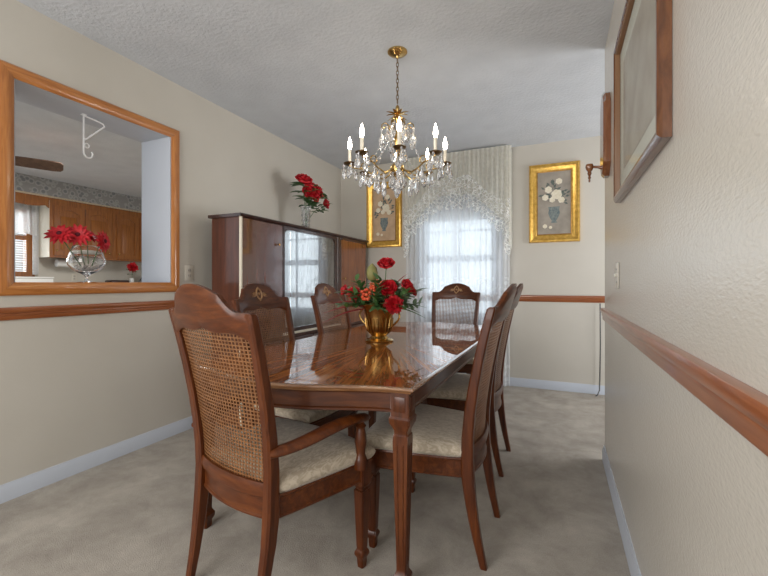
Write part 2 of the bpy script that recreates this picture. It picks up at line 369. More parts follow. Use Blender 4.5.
# chair rails with a moulded profile
def rail(name, axis, fixed, sign, a0, a1, z0, z1, d, m):
    """profile in (depth, z) run along an axis"""
    h = z1-z0
    prof = [(0, 0), (d*0.45, 0), (d*0.55, h*0.10), (d*0.55, h*0.30), (d*0.72, h*0.40), (d*0.72, h*0.52), (d*0.9, h*0.6), (d, h*0.72), (d, h*0.86), (d*0.86, h*0.97), (d*0.6, h), (0, h)]
    rs = []
    for a in (a0, a1):
        rs.append([((fixed+sign*p, a, z0+q) if axis == 'y' else (a, fixed+sign*p, z0+q)) for p, q in prof])
    return struct(name, B().rings(rs), m, smooth=30)
rail('trim_2', 'y', XL, 1, -2.0, 4.47, 0.912, 0.976, 0.022, M['trimwood'])
rail('trim_3', 'x', YB, -1, XL+0.03, 2.2, 0.905, 0.972, 0.022, M['trimwood_x'])
rail('trim_4', 'y', XR, -1, -2.0, YE-0.003, 0.872, 0.946, 0.024, M['trimwood'])
def baseb(name, axis, fixed, sign, a0, a1, h=0.088, d=0.014):
    prof = [(0, 0), (d, 0), (d, h*0.72), (d*0.6, h*0.86), (d*0.45, h), (0, h)]
    rs = [[((fixed+sign*p, a, q) if axis == 'y' else (a, fixed+sign*p, q)) for p, q in prof] for a in (a0, a1)]
    return struct(name, B().rings(rs), M['white'], smooth=30)
baseb('baseboard_left', 'y', XL, 1, -2.0, 4.47)
baseb('baseboard_back', 'x', YB, -1, XL+0.02, 2.2)
baseb('baseboard_right', 'y', XR, -1, -2.0, YE)
# wooden casing round the pass-through, four mitred pieces
cw = 0.068
def casing_piece(p0, p1, q0, q1):
    """p outer pair, q inner pair, (y,z)"""
    X0 = XL
    b = B()
    def ring(P_, Q_):
        out = []
        for t, d in ((0, 0.0), (0, 0.012), (0.12, 0.020), (0.45, 0.024), (0.8, 0.018), (0.93, 0.012), (1, 0.010), (1, 0)):
            out.append((X0+d, P_[0]+(Q_[0]-P_[0])*t, P_[1]+(Q_[1]-P_[1])*t))
        return out
    return b.rings([ring(p0, q0), ring(p1, q1)])
o0, o1, z0_, z1_ = OY0-cw, OY1+cw-0.01, OZ0-cw+0.004, OZ1+cw-0.006
i0, i1, j0, j1 = OY0+0.004, OY1-0.004, OZ0+0.004, OZ1-0.004
fr = struct('window_1', casing_piece((o0, z1_), (o1, z1_), (i0, j1), (i1, j1)), M['casing'], smooth=30)
for nm, a in (('casing', ((o0, z0_), (o1, z0_), (i0, j0), (i1, j0))),):
    casing_piece(*a).obj('casing', M['casing'], fr, smooth=30)
casing_piece((o0, z0_), (o0, z1_), (i0, j0), (i0, j1)).obj('casing', M['casing_v'], fr, smooth=30)
casing_piece((o1, z0_), (o1, z1_), (i1, j0), (i1, j1)).obj('casing', M['casing_v'], fr, smooth=30)

# dining window: white sash with two lights
b = B()
f = 0.05
b.box(WX0, WX0+f, YB+0.01, YB+0.09, WZ0, WZ1).box(WX1-f, WX1, YB+0.01, YB+0.09, WZ0, WZ1)
b.box(WX0+f, WX1-f, YB+0.01, YB+0.09, WZ0, WZ0+f).box(WX0+f, WX1-f, YB+0.01, YB+0.09, WZ1-f, WZ1)
b.box(WX0+f, WX1-f, YB+0.02, YB+0.08, 1.34, 1.41)
b.box((WX0+WX1)/2-0.012, (WX0+WX1)/2+0.012, YB+0.04, YB+0.06, WZ0+f, 1.34).box((WX0+WX1)/2-0.012, (WX0+WX1)/2+0.012, YB+0.04, YB+0.06, 1.41, WZ1-f)
b.box(WX0+f, WX1-f, YB+0.04, YB+0.06, 1.68, 1.70)
wn = struct('window_2', b, M['white'])
B().box(WX0+f, WX1-f, YB+0.048, YB+0.052, WZ0+f, WZ1-f).obj('pane', M['pane'], wn, smooth=0)
b = B(); k = 0.07
b.box(WX0-k, WX0, YB-0.016, YB, WZ0-k, WZ1+k).box(WX1, WX1+k, YB-0.016, YB, WZ0-k, WZ1+k).box(WX0, WX1, YB-0.016, YB, WZ1, WZ1+k).box(WX0, WX1, YB-0.03, YB, WZ0-k, WZ0)
b.obj('window_casing', M['white'], wn, smooth=0)
B().box(WX0+f+0.005, WX1-f-0.005, YB+0.012, YB+0.018, 1.80, WZ1-f).obj('roller_blind', M['blind'], wn, smooth=0)

b = B().box(2.165, 2.2, 2.8, 2.86, 0.55, 2.15).box(2.165, 2.2, 4.2, 4.26, 0.55, 2.15).box(2.165, 2.2, 2.86, 4.2, 2.09, 2.15).box(2.165, 2.2, 2.86, 4.2, 0.55, 0.61).box(2.175, 2.2, 3.51, 3.55, 0.61, 2.09)
struct('added_hall_frame', b, M['white'])  # unseen frame added to go with the hall fill, solid wall behind
# ------------------------------------------------------------------ kitchen shell
KX, KF = -6.87, -6.55      # kitchen far wall, cabinet front plane
struct('floor_kitchen', B().box(KX, XK, -1.2, 5.4, -0.05, 0.0), M['kfloor'])
struct('ceiling_kitchen', B().box(KX, XK, -1.2, 5.4, H, H+0.06), M['ceiling'])
ky0, ky1, kz0, kz1 = 1.9, 3.235, 1.19, 2.14
b = B().box(KX-0.1, KX, -1.2, ky0, 0, H).box(KX-0.1, KX, ky1, 5.4, 0, H).box(KX-0.1, KX, ky0, ky1, 0, kz0).box(KX-0.1, KX, ky0, ky1, kz1, H)
struct('wall_kitchen_far', b, M['wall'])
struct('wall_kitchen_end', B().box(KX, XK, 5.4, 5.5, 0, H), M['wall'])
struct('trim_5', B().box(KX, KF, -1.2, 5.4, 2.315, H), M['wallpaper'])
b = B()
b.box(KF, KF+0.012, -1.2, 5.4, 2.300, 2.322)
for i in range(70): b.ball((KF+0.012, 2.2+i*0.045, 2.311), 0.012, u=8, v=6)
struct('trim_6', b, mat('bead_trim', (0.55, 0.45, 0.32), 0.5), smooth=40)
# kitchen window with golden sash and blind
b = B()
for y in (ky0, (ky0+ky1)/2+0.02, ky1-0.10): b.box(KX-0.058, KX+0.024, y, y+0.07, kz0+0.001, kz1-0.001)
b.box(KX-0.06, KX+0.02, ky0, ky1, kz0, kz0+0.07).box(KX-0.06, KX+0.02, ky0, ky1, kz1-0.06, kz1).box(KX-0.06, KX+0.02, ky0, ky1, 1.70, 1.76)
w2 = struct('window_3', b, M['kcab'])
b = B()
for i in range(26): b.box(KX-0.05, KX-0.03, ky0+0.02, ky1-0.1, kz0+0.08+i*0.033, kz0+0.08+i*0.033+0.024)
b.obj('blind', M['blind'], w2, smooth=0)
B().box(KX-0.075, KX-0.07, ky0+0.01, ky1-0.02, kz0, kz1).obj('pane', M['pane'], w2, smooth=0)
def kcurt(u, v_):
    y = ky0+0.02+(ky1-ky0)*u; z = 2.26 - (2.26-(1.74+0.05*math.sin(u*9)))*v_
    return (KX+0.06+0.018*math.sin(u*85), y, z), (y, z)
tag(B().sheet(160, 6, kcurt).obj('cafe_curtain', cloth('kitchen_curtain', (0.9, 0.9, 0.9), 0.85, 0.95, 'plain'), fix=False), 'short white gathered curtain over the golden kitchen window', 'curtain')
def kcurt2(u, v_):
    y = 3.185+0.075*u; z = 2.2 - 0.98*v_
    return (KX+0.065+0.015*math.sin(u*30), y, z), (y, z)
tag(B().sheet(40, 4, kcurt2).obj('side_curtain', cloth('kitchen_side_curtain', (0.9, 0.9, 0.9), 0.85, 0.95, 'plain'), fix=False), 'narrow white curtain hanging beside the kitchen window next to the cabinets', 'curtain')
# base units and worktop under the window and cabinets
b = B().box(KX+0.002, KX+0.62, 0.8, 5.38, 0.88, 0.92, 0.006).box(KX+0.002, KX+0.02, 0.8, 5.38, 0.92, 1.02)
tag(b.obj('countertop', M['counter'], smooth=0), 'long pale kitchen worktop under the wall cabinets', 'worktop')
def base_unit(y0, y1, lab):
    t = thing('base_cabinet', lab, 'cabinet', (KX+0.3, (y0+y1)/2, 0), 0); h = (y1-y0)/2
    B().box(-0.298, 0.26, -h, h, 0.0, 0.88).obj('body', M['kcab'], t, smooth=0)
    for q in range(9):
        a = -h+0.02+q*(2*h-0.02)/9; e = a+(2*h-0.02)/9-0.02
        d = B().box(0.26, 0.28, a, e, 0.12, 0.84, 0.004).obj('door', M['kcab'], t, smooth=0)
        B().ball((0.292, e-0.04, 0.74), 0.014).obj('knob', M['brass'], d)
base_unit(0.85, 5.35, 'long golden oak base cabinet run under the pale kitchen worktop')

def wall_cabinet(y0, y1, doors, lab, knobside):
    t = thing('wall_cabinet', lab, 'cabinet', (KF-0.16, (y0+y1)/2, 1.465), 0, 'kitchen wall cabinets')
    yc = (y0+y1)/2; hh = 2.30-1.465
    B().box(-0.158, 0.15, y0-yc, y1-yc, 0.0, hh).obj('body', M['kcab'], t, smooth=0)
    for (a, c_), ks in zip(doors, knobside):
        b = B(); a -= yc; c_ -= yc; fr_ = 0.055; X0, X1 = 0.15, 0.17
        b.box(X0, X1, a, a+fr_, 0.03, hh-0.09).box(X0, X1, c_-fr_, c_, 0.03, hh-0.09)
        b.box(X0, X1, a+fr_, c_-fr_, 0.03, 0.03+fr_)
        n = 10   # cathedral arch top rail
        for i in range(n):
            u0, u1 = i/n, (i+1)/n; ya = a+fr_+(c_-a-2*fr_)*u0; yb = a+fr_+(c_-a-2*fr_)*u1
            zz = hh-0.09-0.105+0.05*math.sin(PI*(u0+u1)/2)
            b.box(X0, X1, ya, yb, zz, hh-0.09)
        d = b.obj('door', M['kcab'], t, smooth=0)
        b = B().box(X0-0.002, X0+0.006, a+fr_, c_-fr_, 0.03+fr_, hh-0.12)
        b.box(X0+0.004, X0+0.014, a+fr_+0.03, c_-fr_-0.03, 0.03+fr_+0.03, hh-0.24, 0.005)
        b.obj('door_panel', M['kcab'], d, smooth=30)
        B().ball((X1+0.012, (a+0.028) if ks < 0 else (c_-0.028), 0.10), 0.014).obj('knob', M['brass'], d)
    return t
wc = wall_cabinet(3.27, 4.14, [(3.32, 3.70), (3.735, 4.10)], 'golden oak kitchen wall cabinet with two arched panel doors nearest the window', (-1, 1))
B().box(-0.158, 0.15, 3.27-3.705-0.006, 3.27-3.705, 0.0, 0.80).obj('lit_side_panel', M['kside_lit'], wc, smooth=0)['label'] = 'cabinet side with its light painted in cream'
wall_cabinet(4.145, 5.02, [(4.20, 4.55), (4.59, 4.97)], 'golden oak kitchen wall cabinet beside the white reveal, farther from the window', (-1, 1))
# scalloped valance board over the sink window
pts = []
for i in range(41):
    u = i/40; pts.append((1.75+(3.262-1.75)*u, 2.20-0.045*abs(math.sin(u*PI*3))**0.7 if i not in (0, 40) else 2.15))
rs = []
for x in (KF-0.02, KF): rs.append([(x, y, z) for y, z in pts]+[(x, 3.262, 2.30), (x, 1.75, 2.30)])
tag(B().rings(rs).obj('valance_board', M['kcab'], smooth=0), 'golden oak scalloped board bridging above the kitchen window', 'valance')
tag(B().lathe([(0.05, 0), (0.055, 0.004), (0.055, 0.24), (0.05, 0.245)], 20, (KX+0.12, 3.45, 1.39), M4=Matrix.Rotation(-PI/2, 4, 'X')).obj('paper_towel_roll', M['paper']), 'white paper towel roll hung under the oak cabinet', 'paper towel')
t = thing('countertop_tin', 'wide white lidded box on the worktop below the kitchen window', 'box', (KX+0.35, 2.98, 0.921))
B().box(-0.12, 0.12, -0.26, 0.26, 0, 0.24, 0.012).obj('body', M['ceramic'], t); B().box(-0.125, 0.125, -0.265, 0.265, 0.24, 0.262, 0.008).obj('lid', M['ceramic'], t)
t = thing('toaster', 'low dark brown toaster on the kitchen worktop', 'toaster', (KX+0.3, 4.22, 0.921))
B().box(-0.09, 0.09, -0.15, 0.15, 0.01, 0.225, 0.02).obj('body', M['cabdark'], t); B().box(-0.06, 0.06, -0.12, 0.12, 0.218, 0.228).obj('slot_plate', M['steel'], t); B().box(-0.01, 0.01, 0.15, 0.17, 0.13, 0.15, 0.003).obj('lever', M['black'], t)
t = thing('kettle', 'rounded grey kettle at the end of the kitchen worktop', 'kettle', (KX+0.3, 4.70, 0.921))
B().lathe([(0.085, 0), (0.115, 0.02), (0.125, 0.10), (0.11, 0.2), (0.07, 0.26), (0.03, 0.275), (0.012, 0.30)], 24).obj('body', M['steel'], t)
B().tube([(0, -0.09+0.18*i/12, 0.22+0.12*math.sin(PI*i/12)) for i in range(13)], 0.009).obj('handle', M['black'], t)
# kitchen socket
def wall_plate(name, lab, cat, loc, rz, w_, h_, kind, group=None):
    t = thing(name, lab, cat, loc, rz, group)
    B().box(-w_/2, w_/2, -0.006, 0, -h_/2, h_/2, 0.003).obj('plate', M['plate'], t)
    if kind == 'outlet':
        for z in (-0.02, 0.02): B().box(-0.014, 0.014, -0.0085, -0.006, z-0.013, z+0.013, 0.001).obj('socket', mat('socket_face', (0.5, 0.46, 0.4), 0.4), t)
        for z in (-0.02, 0.02):
            for x in (-0.006, 0.006): B().box(x-0.0015, x+0.0015, -0.0095, -0.0083, z-0.005, z+0.006).obj('slot', M['slot'], t, smooth=0)
    else:
        B().box(-0.005, 0.005, -0.016, -0.006, -0.006, 0.010, 0.001).obj('toggle', M['plate'], t)
        for z in (-0.03, 0.03): B().ball((0, -0.007, z), 0.003, u=8, v=6).obj('screw', M['steel'], t)
    return t
wall_plate('wall_outlet', 'small beige socket on the kitchen splashback behind the flower glass', 'socket', (KX+0.001, 3.75, 1.185), PI/2, 0.075, 0.12, 'outlet')
wall_plate('wall_outlet', 'ivory outlet plate on the left wall between passthrough and china cabinet', 'socket', (XL+0.001, 2.175, 1.175), PI/2, 0.075, 0.115, 'outlet')
wall_plate('light_switch', 'ivory light switch on the right wall above the wooden rail', 'switch', (XR-0.001, 2.215, 1.135), -PI/2, 0.075, 0.125, 'switch')

# ceiling fan in the kitchen
fc = Vector((-4.85, 1.80, 0))
t = thing('ceiling_fan', 'brown bladed ceiling fan with white light seen through the passthrough', 'ceiling fan', (fc.x, fc.y, H))
B().lathe([(0.07, 0), (0.07, -0.03), (0.03, -0.06)], 24).obj('canopy', M['brass'], t)
B().lathe([(0.012, -0.05), (0.012, -0.22)], 12).obj('rod', M['brass'], t)
B().lathe([(0.03, -0.21), (0.10, -0.23), (0.11, -0.30), (0.09, -0.34), (0.05, -0.35)], 24).obj('motor', M['brass'], t)
B().lathe([(0.05, -0.35), (0.10, -0.37), (0.11, -0.42), (0.06, -0.47), (0.01, -0.48)], 24).obj('lamp_shade', M['ceramic'], t)
for k in range(5):
    a = math.radians(63+72*k)
    d = Vector((math.cos(a), math.sin(a), 0)); s_ = Vector((-d.y, d.x, 0)); rs = []
    for r, wd in ((0.16, 0.03), (0.20, 0.055), (0.35, 0.065), (0.58, 0.07), (0.64, 0.062), (0.66, 0.035)):
        c = d*r + Vector((0, 0, -0.30)); tilt = Vector((0, 0, 0.45))
        rs.append([c - s_*wd + tilt*wd + Vector((0, 0, 0.004)), c + s_*wd - tilt*wd + Vector((0, 0, 0.004)), c + s_*wd - tilt*wd - Vector((0, 0, 0.004)), c - s_*wd + tilt*wd - Vector((0, 0, 0.004))])
    B().rings(rs).obj('blade', M['fanwood'], t, smooth=0)
    B().tube([d*0.09+Vector((0, 0, -0.31)), d*0.19+Vector((0, 0, -0.305))], 0.012).obj('blade_bracket', M['brass'], t)

# white hanger bracket under the head of the pass-through
hx, hy = -2.715, 1.536
t = thing('plant_hanger', 'white wire plant hanger fixed under the passthrough head', 'hook', (hx, hy, OZ1))
B().tube([(0, 0, 0), (0, 0, -0.17)], 0.005, 8).obj('stem', M['metalwhite'], t)
B().tube([(0, 0, -0.008), (0, 0.06, -0.012), (0, 0.115, -0.02), (0, 0.125, -0.035), (0, 0.10, -0.06), (0, 0.02, -0.145), (0, 0.0, -0.16)], 0.005, 8).obj('brace', M['metalwhite'], t)
pts = [(0, 0, -0.17), (0, 0, -0.235)]+[(0, 0.026-0.026*math.cos(a), -0.235-0.030*math.sin(a)) for a in [PI*i/8 for i in range(1, 9)]]+[(0, 0.045, -0.222)]
B().tube(pts, 0.005, 8).obj('hook', M['metalwhite'], t)
B().tube([(0, 0.018+0.014*math.cos(a), -0.19+0.014*math.sin(a)) for a in [2*PI*i/12 for i in range(12)]], 0.003, 6, closed=True).obj('curl', M['metalwhite'], t)
B().box(-0.012, 0.012, -0.012, 0.012, -0.006, 0).obj('mount', M['metalwhite'], t)

# ------------------------------------------------------------------ flowers
def stem_curve(p0, p1, bend=(0, 0, 0), n=7):
    p0, p1, bend = Vector(p0), Vector(p1), Vector(bend)
    return [p0.lerp(p1, i/n)+bend*math.sin(PI*i/n) for i in range(n+1)]
def rot_to(d):
    return Vector(d).normalized().to_track_quat('Z', 'Y').to_matrix().to_4x4()
def rose_mesh(r, seed, mode='rose'):
    rnd = random.Random(seed); b = B(); up = Vector((0, 0, 1))
    if mode == 'rose':
        for layer, (n, rr, lift, op) in enumerate(((3, 0.28, 0.75, 0.1), (4, 0.5, 0.62, 0.3), (5, 0.78, 0.4, 0.6), (6, 1.0, 0.16, 0.95))):
            for k in range(n):
                a = 2*PI*k/n+layer*0.7+rnd.uniform(-0.15, 0.15)
                rows = []
                for j in range(5):
                    v_ = j/4; rad = r*rr*(0.25+0.75*math.sin(v_*PI/2*(0.8+0.3*op)))
                    z = r*(-0.35+v_*(0.75+lift*0.35)) - (r*0.28*op if j == 4 else 0)
                    half = (PI/n)*1.35*math.sin(PI*(0.22+0.62*v_))
                    rows.append([Vector(((rad+0.04*r*abs(i-2)*-1)*math.cos(a+half*(i-2)/2), (rad+0.04*r*abs(i-2)*-1)*math.sin(a+half*(i-2)/2), z-0.05*r*abs(i-2))) for i in range(5)])
                outer = rows; inner = [[Vector((p.x*0.93, p.y*0.93, p.z+0.004)) for p in rw] for rw in rows]
                V = [[b.bm.verts.new(p) for p in rw] for rw in outer]; W = [[b.bm.verts.new(p) for p in rw] for rw in inner]
                for A in (V, W):
                    for p_, q_ in zip(A, A[1:]):
                        for i in range(4): b.bm.faces.new((p_[i], p_[i+1], q_[i+1], q_[i]))
                for i in range(4): b.bm.faces.new((V[4][i], V[4][i+1], W[4][i+1], W[4][i]))
        b.ball((0, 0, 0), r*0.35, sz=1.2, u=8, v=6)
    elif mode == 'daisy':
        for layer, (n, rr, el) in enumerate(((14, 1.0, 0.05), (12, 0.78, 0.28), (9, 0.5, 0.5))):
            for k in range(n):
                a = 2*PI*k/n+layer*0.2+rnd.uniform(-0.08, 0.08)
                d = Vector((math.cos(a)*math.cos(el), math.sin(a)*math.cos(el), math.sin(el)))
                b.leaf((d.x*r*0.08, d.y*r*0.08, layer*0.002), d, r*rr*rnd.uniform(0.9, 1.05), r*0.34, 0.18)
    else:   # carnation, ruffled ball
        for layer, (n, el) in enumerate(((12, 0.0), (11, 0.4), (9, 0.8), (6, 1.2))):
            for k in range(n):
                a = 2*PI*k/n+layer*0.3+rnd.uniform(-0.15, 0.15); e = el+rnd.uniform(-0.12, 0.12)
                d = Vector((math.cos(a)*math.cos(e), math.sin(a)*math.cos(e), math.sin(e)))
                b.leaf(d*r*0.1, d, r*rnd.uniform(0.85, 1.05), r*0.6, 0.12, fold=0.5)
    return b
ROSES = {}
def flower(name, lab, group, base, head, facing, r, mode, seed=0, leaves=1, petal='red', bend=(0, 0, 0)):
    t = thing(name, lab, 'flower', base, 0, group); h = Vector(head)-Vector(base)
    bl = rose_mesh(r, seed, mode).obj('bloom', M[petal], t, loc=h, smooth=60, rot=rot_to(facing).to_euler())
    if mode == 'daisy':
        B().ball((0, 0, r*0.10), r*0.20, sz=0.6).obj('eye', M['redcentre'], bl)
    n = Vector(facing).normalized()
    B().tube(stem_curve((0, 0, 0), h-n*r*0.3, bend), 0.0028, 6).obj('stem', M['green'], t)
    if leaves:
        b = B(); rnd = random.Random(seed+5)
        for k in range(leaves*3):
            u = rnd.uniform(0.55, 0.95); a = rnd.uniform(0, 2*PI)
            b.leaf(h*u, (math.cos(a), math.sin(a), 0.3), r*1.5, r*0.75, 0.3)
        b.obj('leaves', M['green'], t)
    return t

# brandy glass of red gerberas on the pass-through sill
gx, gy = -2.70, 1.545
t = thing('brandy_glass', 'large clear brandy glass vase standing on the passthrough sill', 'vase', (gx, gy, OZ0+0.001))
prof = [(0.062, 0.0), (0.060, 0.004), (0.020, 0.010), (0.009, 0.022), (0.009, 0.040), (0.030, 0.055), (0.075, 0.075), (0.108, 0.110), (0.112, 0.138), (0.098, 0.180), (0.078, 0.228), (0.075, 0.229), (0.094, 0.180), (0.108, 0.138), (0.104, 0.112), (0.072, 0.079), (0.030, 0.060), (0.004, 0.056)]
B().lathe([(q_*0.9, z_) for q_, z_ in prof], 36).obj('bowl', M['glass'], t, smooth=60)
b = B(); rnd = random.Random(3)
for i in range(70):
    a = rnd.uniform(0, 2*PI); rr = rnd.uniform(0, 0.062)*1.0; b.ball((rr*math.cos(a), rr*math.sin(a), 0.072+rr*rr*6+rnd.uniform(0, 0.02)), 0.0085, u=6, v=5)
o = b.obj('glass_pebbles', M['water']); o.location = (gx, gy, OZ0+0.001); o['kind'] = 'stuff'; tag(o, 'small pebbles lying in the bottom of the brandy glass', 'pebbles')
for hd, fc_, lab, s in (((-2.64, 1.365, 1.385), (0.8, -0.7, 0.6), 'red gerbera leaning left at the rim of the brandy glass', 1), ((-2.63, 1.455, 1.388), (1, -0.6, 0.25), 'largest red gerbera with dark eye, middle of the brandy glass', 2),
        ((-2.70, 1.56, 1.40), (0.7, 0.3, 0.9), 'red gerbera behind, right of the middle bloom in the brandy glass', 3), ((-2.62, 1.60, 1.362), (0.9, 0.5, 0.1), 'red gerbera drooping over the right rim of the brandy glass', 4)):
    flower('gerbera', lab, 'red gerberas in the brandy glass', (gx+0.01*(s-2.5), gy+0.012*(s-2.5), OZ0+0.095), hd, fc_, 0.068, 'daisy', s, 0)

# ------------------------------------------------------------------ gilt framed still lifes on the back wall
def still_life(x0, x1, z0, z1, lab, ground, seed):
    t = thing('framed_painting', lab, 'painting', ((x0+x1)/2, YB-0.001, (z0+z1)/2)); w_, h_ = (x1-x0)/2, (z1-z0)/2; fw = 0.075
    prof = [(0, 0), (0, -0.022), (0.10, -0.036), (0.3, -0.040), (0.5, -0.028), (0.68, -0.024), (0.85, -0.020), (1.0, -0.012), (1.0, 0)]
    b = B(); cs = [(-1, -1), (1, -1), (1, 1), (-1, 1)]
    R = []
    for cx, cz in cs: R.append([(cx*(w_-fw*p), y, cz*(h_-fw*p)) for p, y in prof])
    R.append(R[0]); b.rings(R, True, False, False)
    b.obj('frame', M['gold'], t, smooth=30)
    b = B(); R = []
    for cx, cz in cs: R.append([(cx*(w_-fw*p), y, cz*(h_-fw*p)) for p, y in ((0.98, -0.014), (0.98, -0.010), (1.13, -0.008), (1.13, -0.012))])
    R.append(R[0]); b.rings(R, True, False, False); b.obj('liner', M['golddark'], t, smooth=0)
    iw, ih = w_-fw, h_-fw
    cv = B().box(-iw-0.002, iw+0.002, -0.006, -0.001, -ih-0.002, ih+0.002).obj('canvas', ground, t, smooth=0)
    # painted vase, leaves, blossoms (flat paint on the canvas)
    rnd = random.Random(seed); y = -0.0068
    def poly(b, pts, yy): b.bm.faces.new([b.bm.verts.new((px, yy, pz)) for px, pz in pts])
    b = B(); vb = -ih*0.62; vt = -ih*0.12; vw = iw*0.34
    sh = [(0.55, 0), (0.35, 0.12), (0.8, 0.4), (1.0, 0.62), (0.85, 0.8), (1.0, 1.0)]
    for k in range(len(sh)-1):
        (a, p), (c, q) = sh[k], sh[k+1]
        poly(b, [(-vw*a, vb+(vt-vb)*p), (vw*a, vb+(vt-vb)*p), (vw*c, vb+(vt-vb)*q), (-vw*c, vb+(vt-vb)*q)], y)
    b.obj('painted_vase', M['paint_vase'], cv, smooth=0, fix=False)
    b = B()
    for i in range(34):
        a = rnd.uniform(-0.6, PI+0.6); rr = rnd.uniform(0.1, 0.62)*iw*1.15; cx = rr*math.cos(a); cz = ih*0.18+rr*math.sin(a)*1.2; l = iw*0.28; da = a+rnd.uniform(-0.5, 0.5)
        ux, uz = math.cos(da), math.sin(da); wx = -uz*l*0.25; wz = ux*l*0.25
        poly(b, [(cx, cz), (cx+ux*l*0.5+wx, cz+uz*l*0.5+wz), (cx+ux*l, cz+uz*l), (cx+ux*l*0.5-wx, cz+uz*l*0.5-wz)], y-0.0004-i*0.00001)
    b.obj('painted_leaves', M['paint_leaf'], cv, smooth=0, fix=False)
    b = B()
    for i, (cx, cz, r) in enumerate(((0.15, 0.26, 0.32), (-0.32, 0.42, 0.22), (-0.5, 0.18, 0.2), (0.28, 0.66, 0.2), (0.42, 0.08, 0.2), (-0.1, 0.1, 0.18), (-0.52, -0.72, 0.14), (-0.2, -0.76, 0.1))):
        for k in range(6):
            a = 2*PI*k/6+cx*5; rr = r*iw; px, pz = cx*iw+rr*0.5*math.cos(a), cz*ih+rr*0.5*math.sin(a)
            poly(b, [(px+rr*0.5*math.cos(q), pz+rr*0.5*math.sin(q)) for q in [2*PI*j/9 for j in range(9)]], y-0.001-0.00002*(i*6+k))
    b.obj('painted_blossoms', M['paint_white'], cv, smooth=0, fix=False)
    return t
still_life(-0.286, 0.196, 1.52, 2.33, 'gilt framed painting of white magnolias, right of the curtained window', M['canvas'], 1)
still_life(-2.185, -1.72, 1.535, 2.33, 'gilt framed painting of pale flowers between the china cabinet and the curtain', M['canvas_tan'], 2)

# ------------------------------------------------------------------ curtains
CX0, CX1 = -1.63, -0.47
def pan(x0, x1, ph):
    def f_(u, v_):
        x = x0+(x1-x0)*u; z = 2.44-(2.44-0.012)*v_
        y = YB-0.10-0.020*math.sin(u*62+ph+0.5*math.sin(v_*3))*(0.7+0.4*v_)-0.010*math.sin(u*23+ph)
        return (x, y, z), (x*1.0, z)
    return f_
tag(B().sheet(220, 30, pan(CX0, -1.04, 0)).obj('sheer_curtain', M['sheer'], smooth=180, fix=False), 'left floor length white sheer curtain panel at the dining window', 'curtain', 'sheer dining window curtains')
tag(B().sheet(220, 30, pan(-1.06, CX1, 1.3)).obj('sheer_curtain', M['sheer'], smooth=180, fix=False), 'right floor length white sheer curtain panel, its hem nearest the baseboard', 'curtain', 'sheer dining window curtains')
def hemz(u):
    a = abs(2*u-1); return 2.07-0.02*a-0.36*max(0, (a-0.30)/0.70)**1.1
def val(u, v_):
    x = CX0+(CX1-CX0)*u; zb = hemz(u); z = 2.535-(2.535-zb)*v_
    y = YB-0.155-0.013*math.sin(u*150)*(0.55+0.45*v_)-0.015*math.sin(u*31)*v_
    if u < 0.001 or u > 0.999: pass
    return (x, y, z), (x*1.0, z)
t = thing('lace_valance', 'cream valance with arched white lace edging across the window top', 'valance', (0, 0, 0))
B().sheet(320, 16, val).obj('heading', M['valance'], t, smooth=180, fix=False)
def lac(u, v_):
    p, _ = val(u, 1.0); zb = hemz(u); sc = abs(math.sin(u*PI*15))**0.6
    dep = 0.09+0.075*sc; z = zb+0.07-(dep+0.07)*v_
    return (p[0], p[1]-0.006-0.014*v_*math.sin(u*150+0.8), z), (p[0], z)
B().sheet(420, 12, lac).obj('lace_edging', M['lace'], t, smooth=180, fix=False)
def lac2(u, v_):
    p, _ = val(u, 1.0); sc = abs(math.sin(u*PI*13+0.7))**0.6; zb = hemz(u)+0.08+0.02*math.cos(u*20)
    z = zb+0.10-(0.10+0.05*sc)*v_
    return (p[0], YB-0.185-0.01*math.sin(u*130), z), (p[0], z*1.1)
B().sheet(420, 8, lac2).obj('lace_edging', M['lace'], t, smooth=180, fix=False)
for xe, s in ((CX1, 1), (CX0, -1)):     # returns to the wall
    def rt(u, v_, xe=xe, s=s):
        y = YB-0.155+0.15*u; z = 2.535-(2.535-1.50+0.03*u)*v_
        return (xe+s*0.012*math.sin(u*14), y, z), (y, z)
    B().sheet(24, 10, rt).obj('return', M['valance'], t, smooth=180, fix=False)
    def jb(u, v_, xe=xe, s=s):
        y = YB-0.17+0.05*u; z = 1.98-(0.55+0.04*math.sin(u*6))*v_
        return (xe-s*0.02+s*0.03*math.sin(u*8+v_*5), y-0.012*math.sin(v_*40), z), (u*0.2, z)
    B().sheet(16, 40, jb).obj('lace_tail', M['lace'], t, smooth=180, fix=False)
b = B().tube([(CX0-0.02, YB-0.13, 2.525), (CX1+0.02, YB-0.13, 2.525)], 0.010, 10)
for x in (CX0+0.03, CX1-0.03): b.tube([(x, YB-0.13, 2.525), (x, YB, 2.525)], 0.007, 8)
tag(b.obj('curtain_rod', M['metalwhite']), 'slim white curtain rod along the top of the valance', 'curtain rod')
# thin dark cord at the far corner
tag(B().tube([(0.372, YB-0.03, 0.90), (0.374, YB-0.034, 0.5), (0.370, YB-0.03, 0.16), (0.365, YB-0.05, 0.05), (0.345, YB-0.09, 0.012), (0.33, YB-0.12, 0.010)], 0.006, 6).obj('dark_cord', M['black']), 'thin dark cord hanging to the floor beside the right wall corner', 'cord')

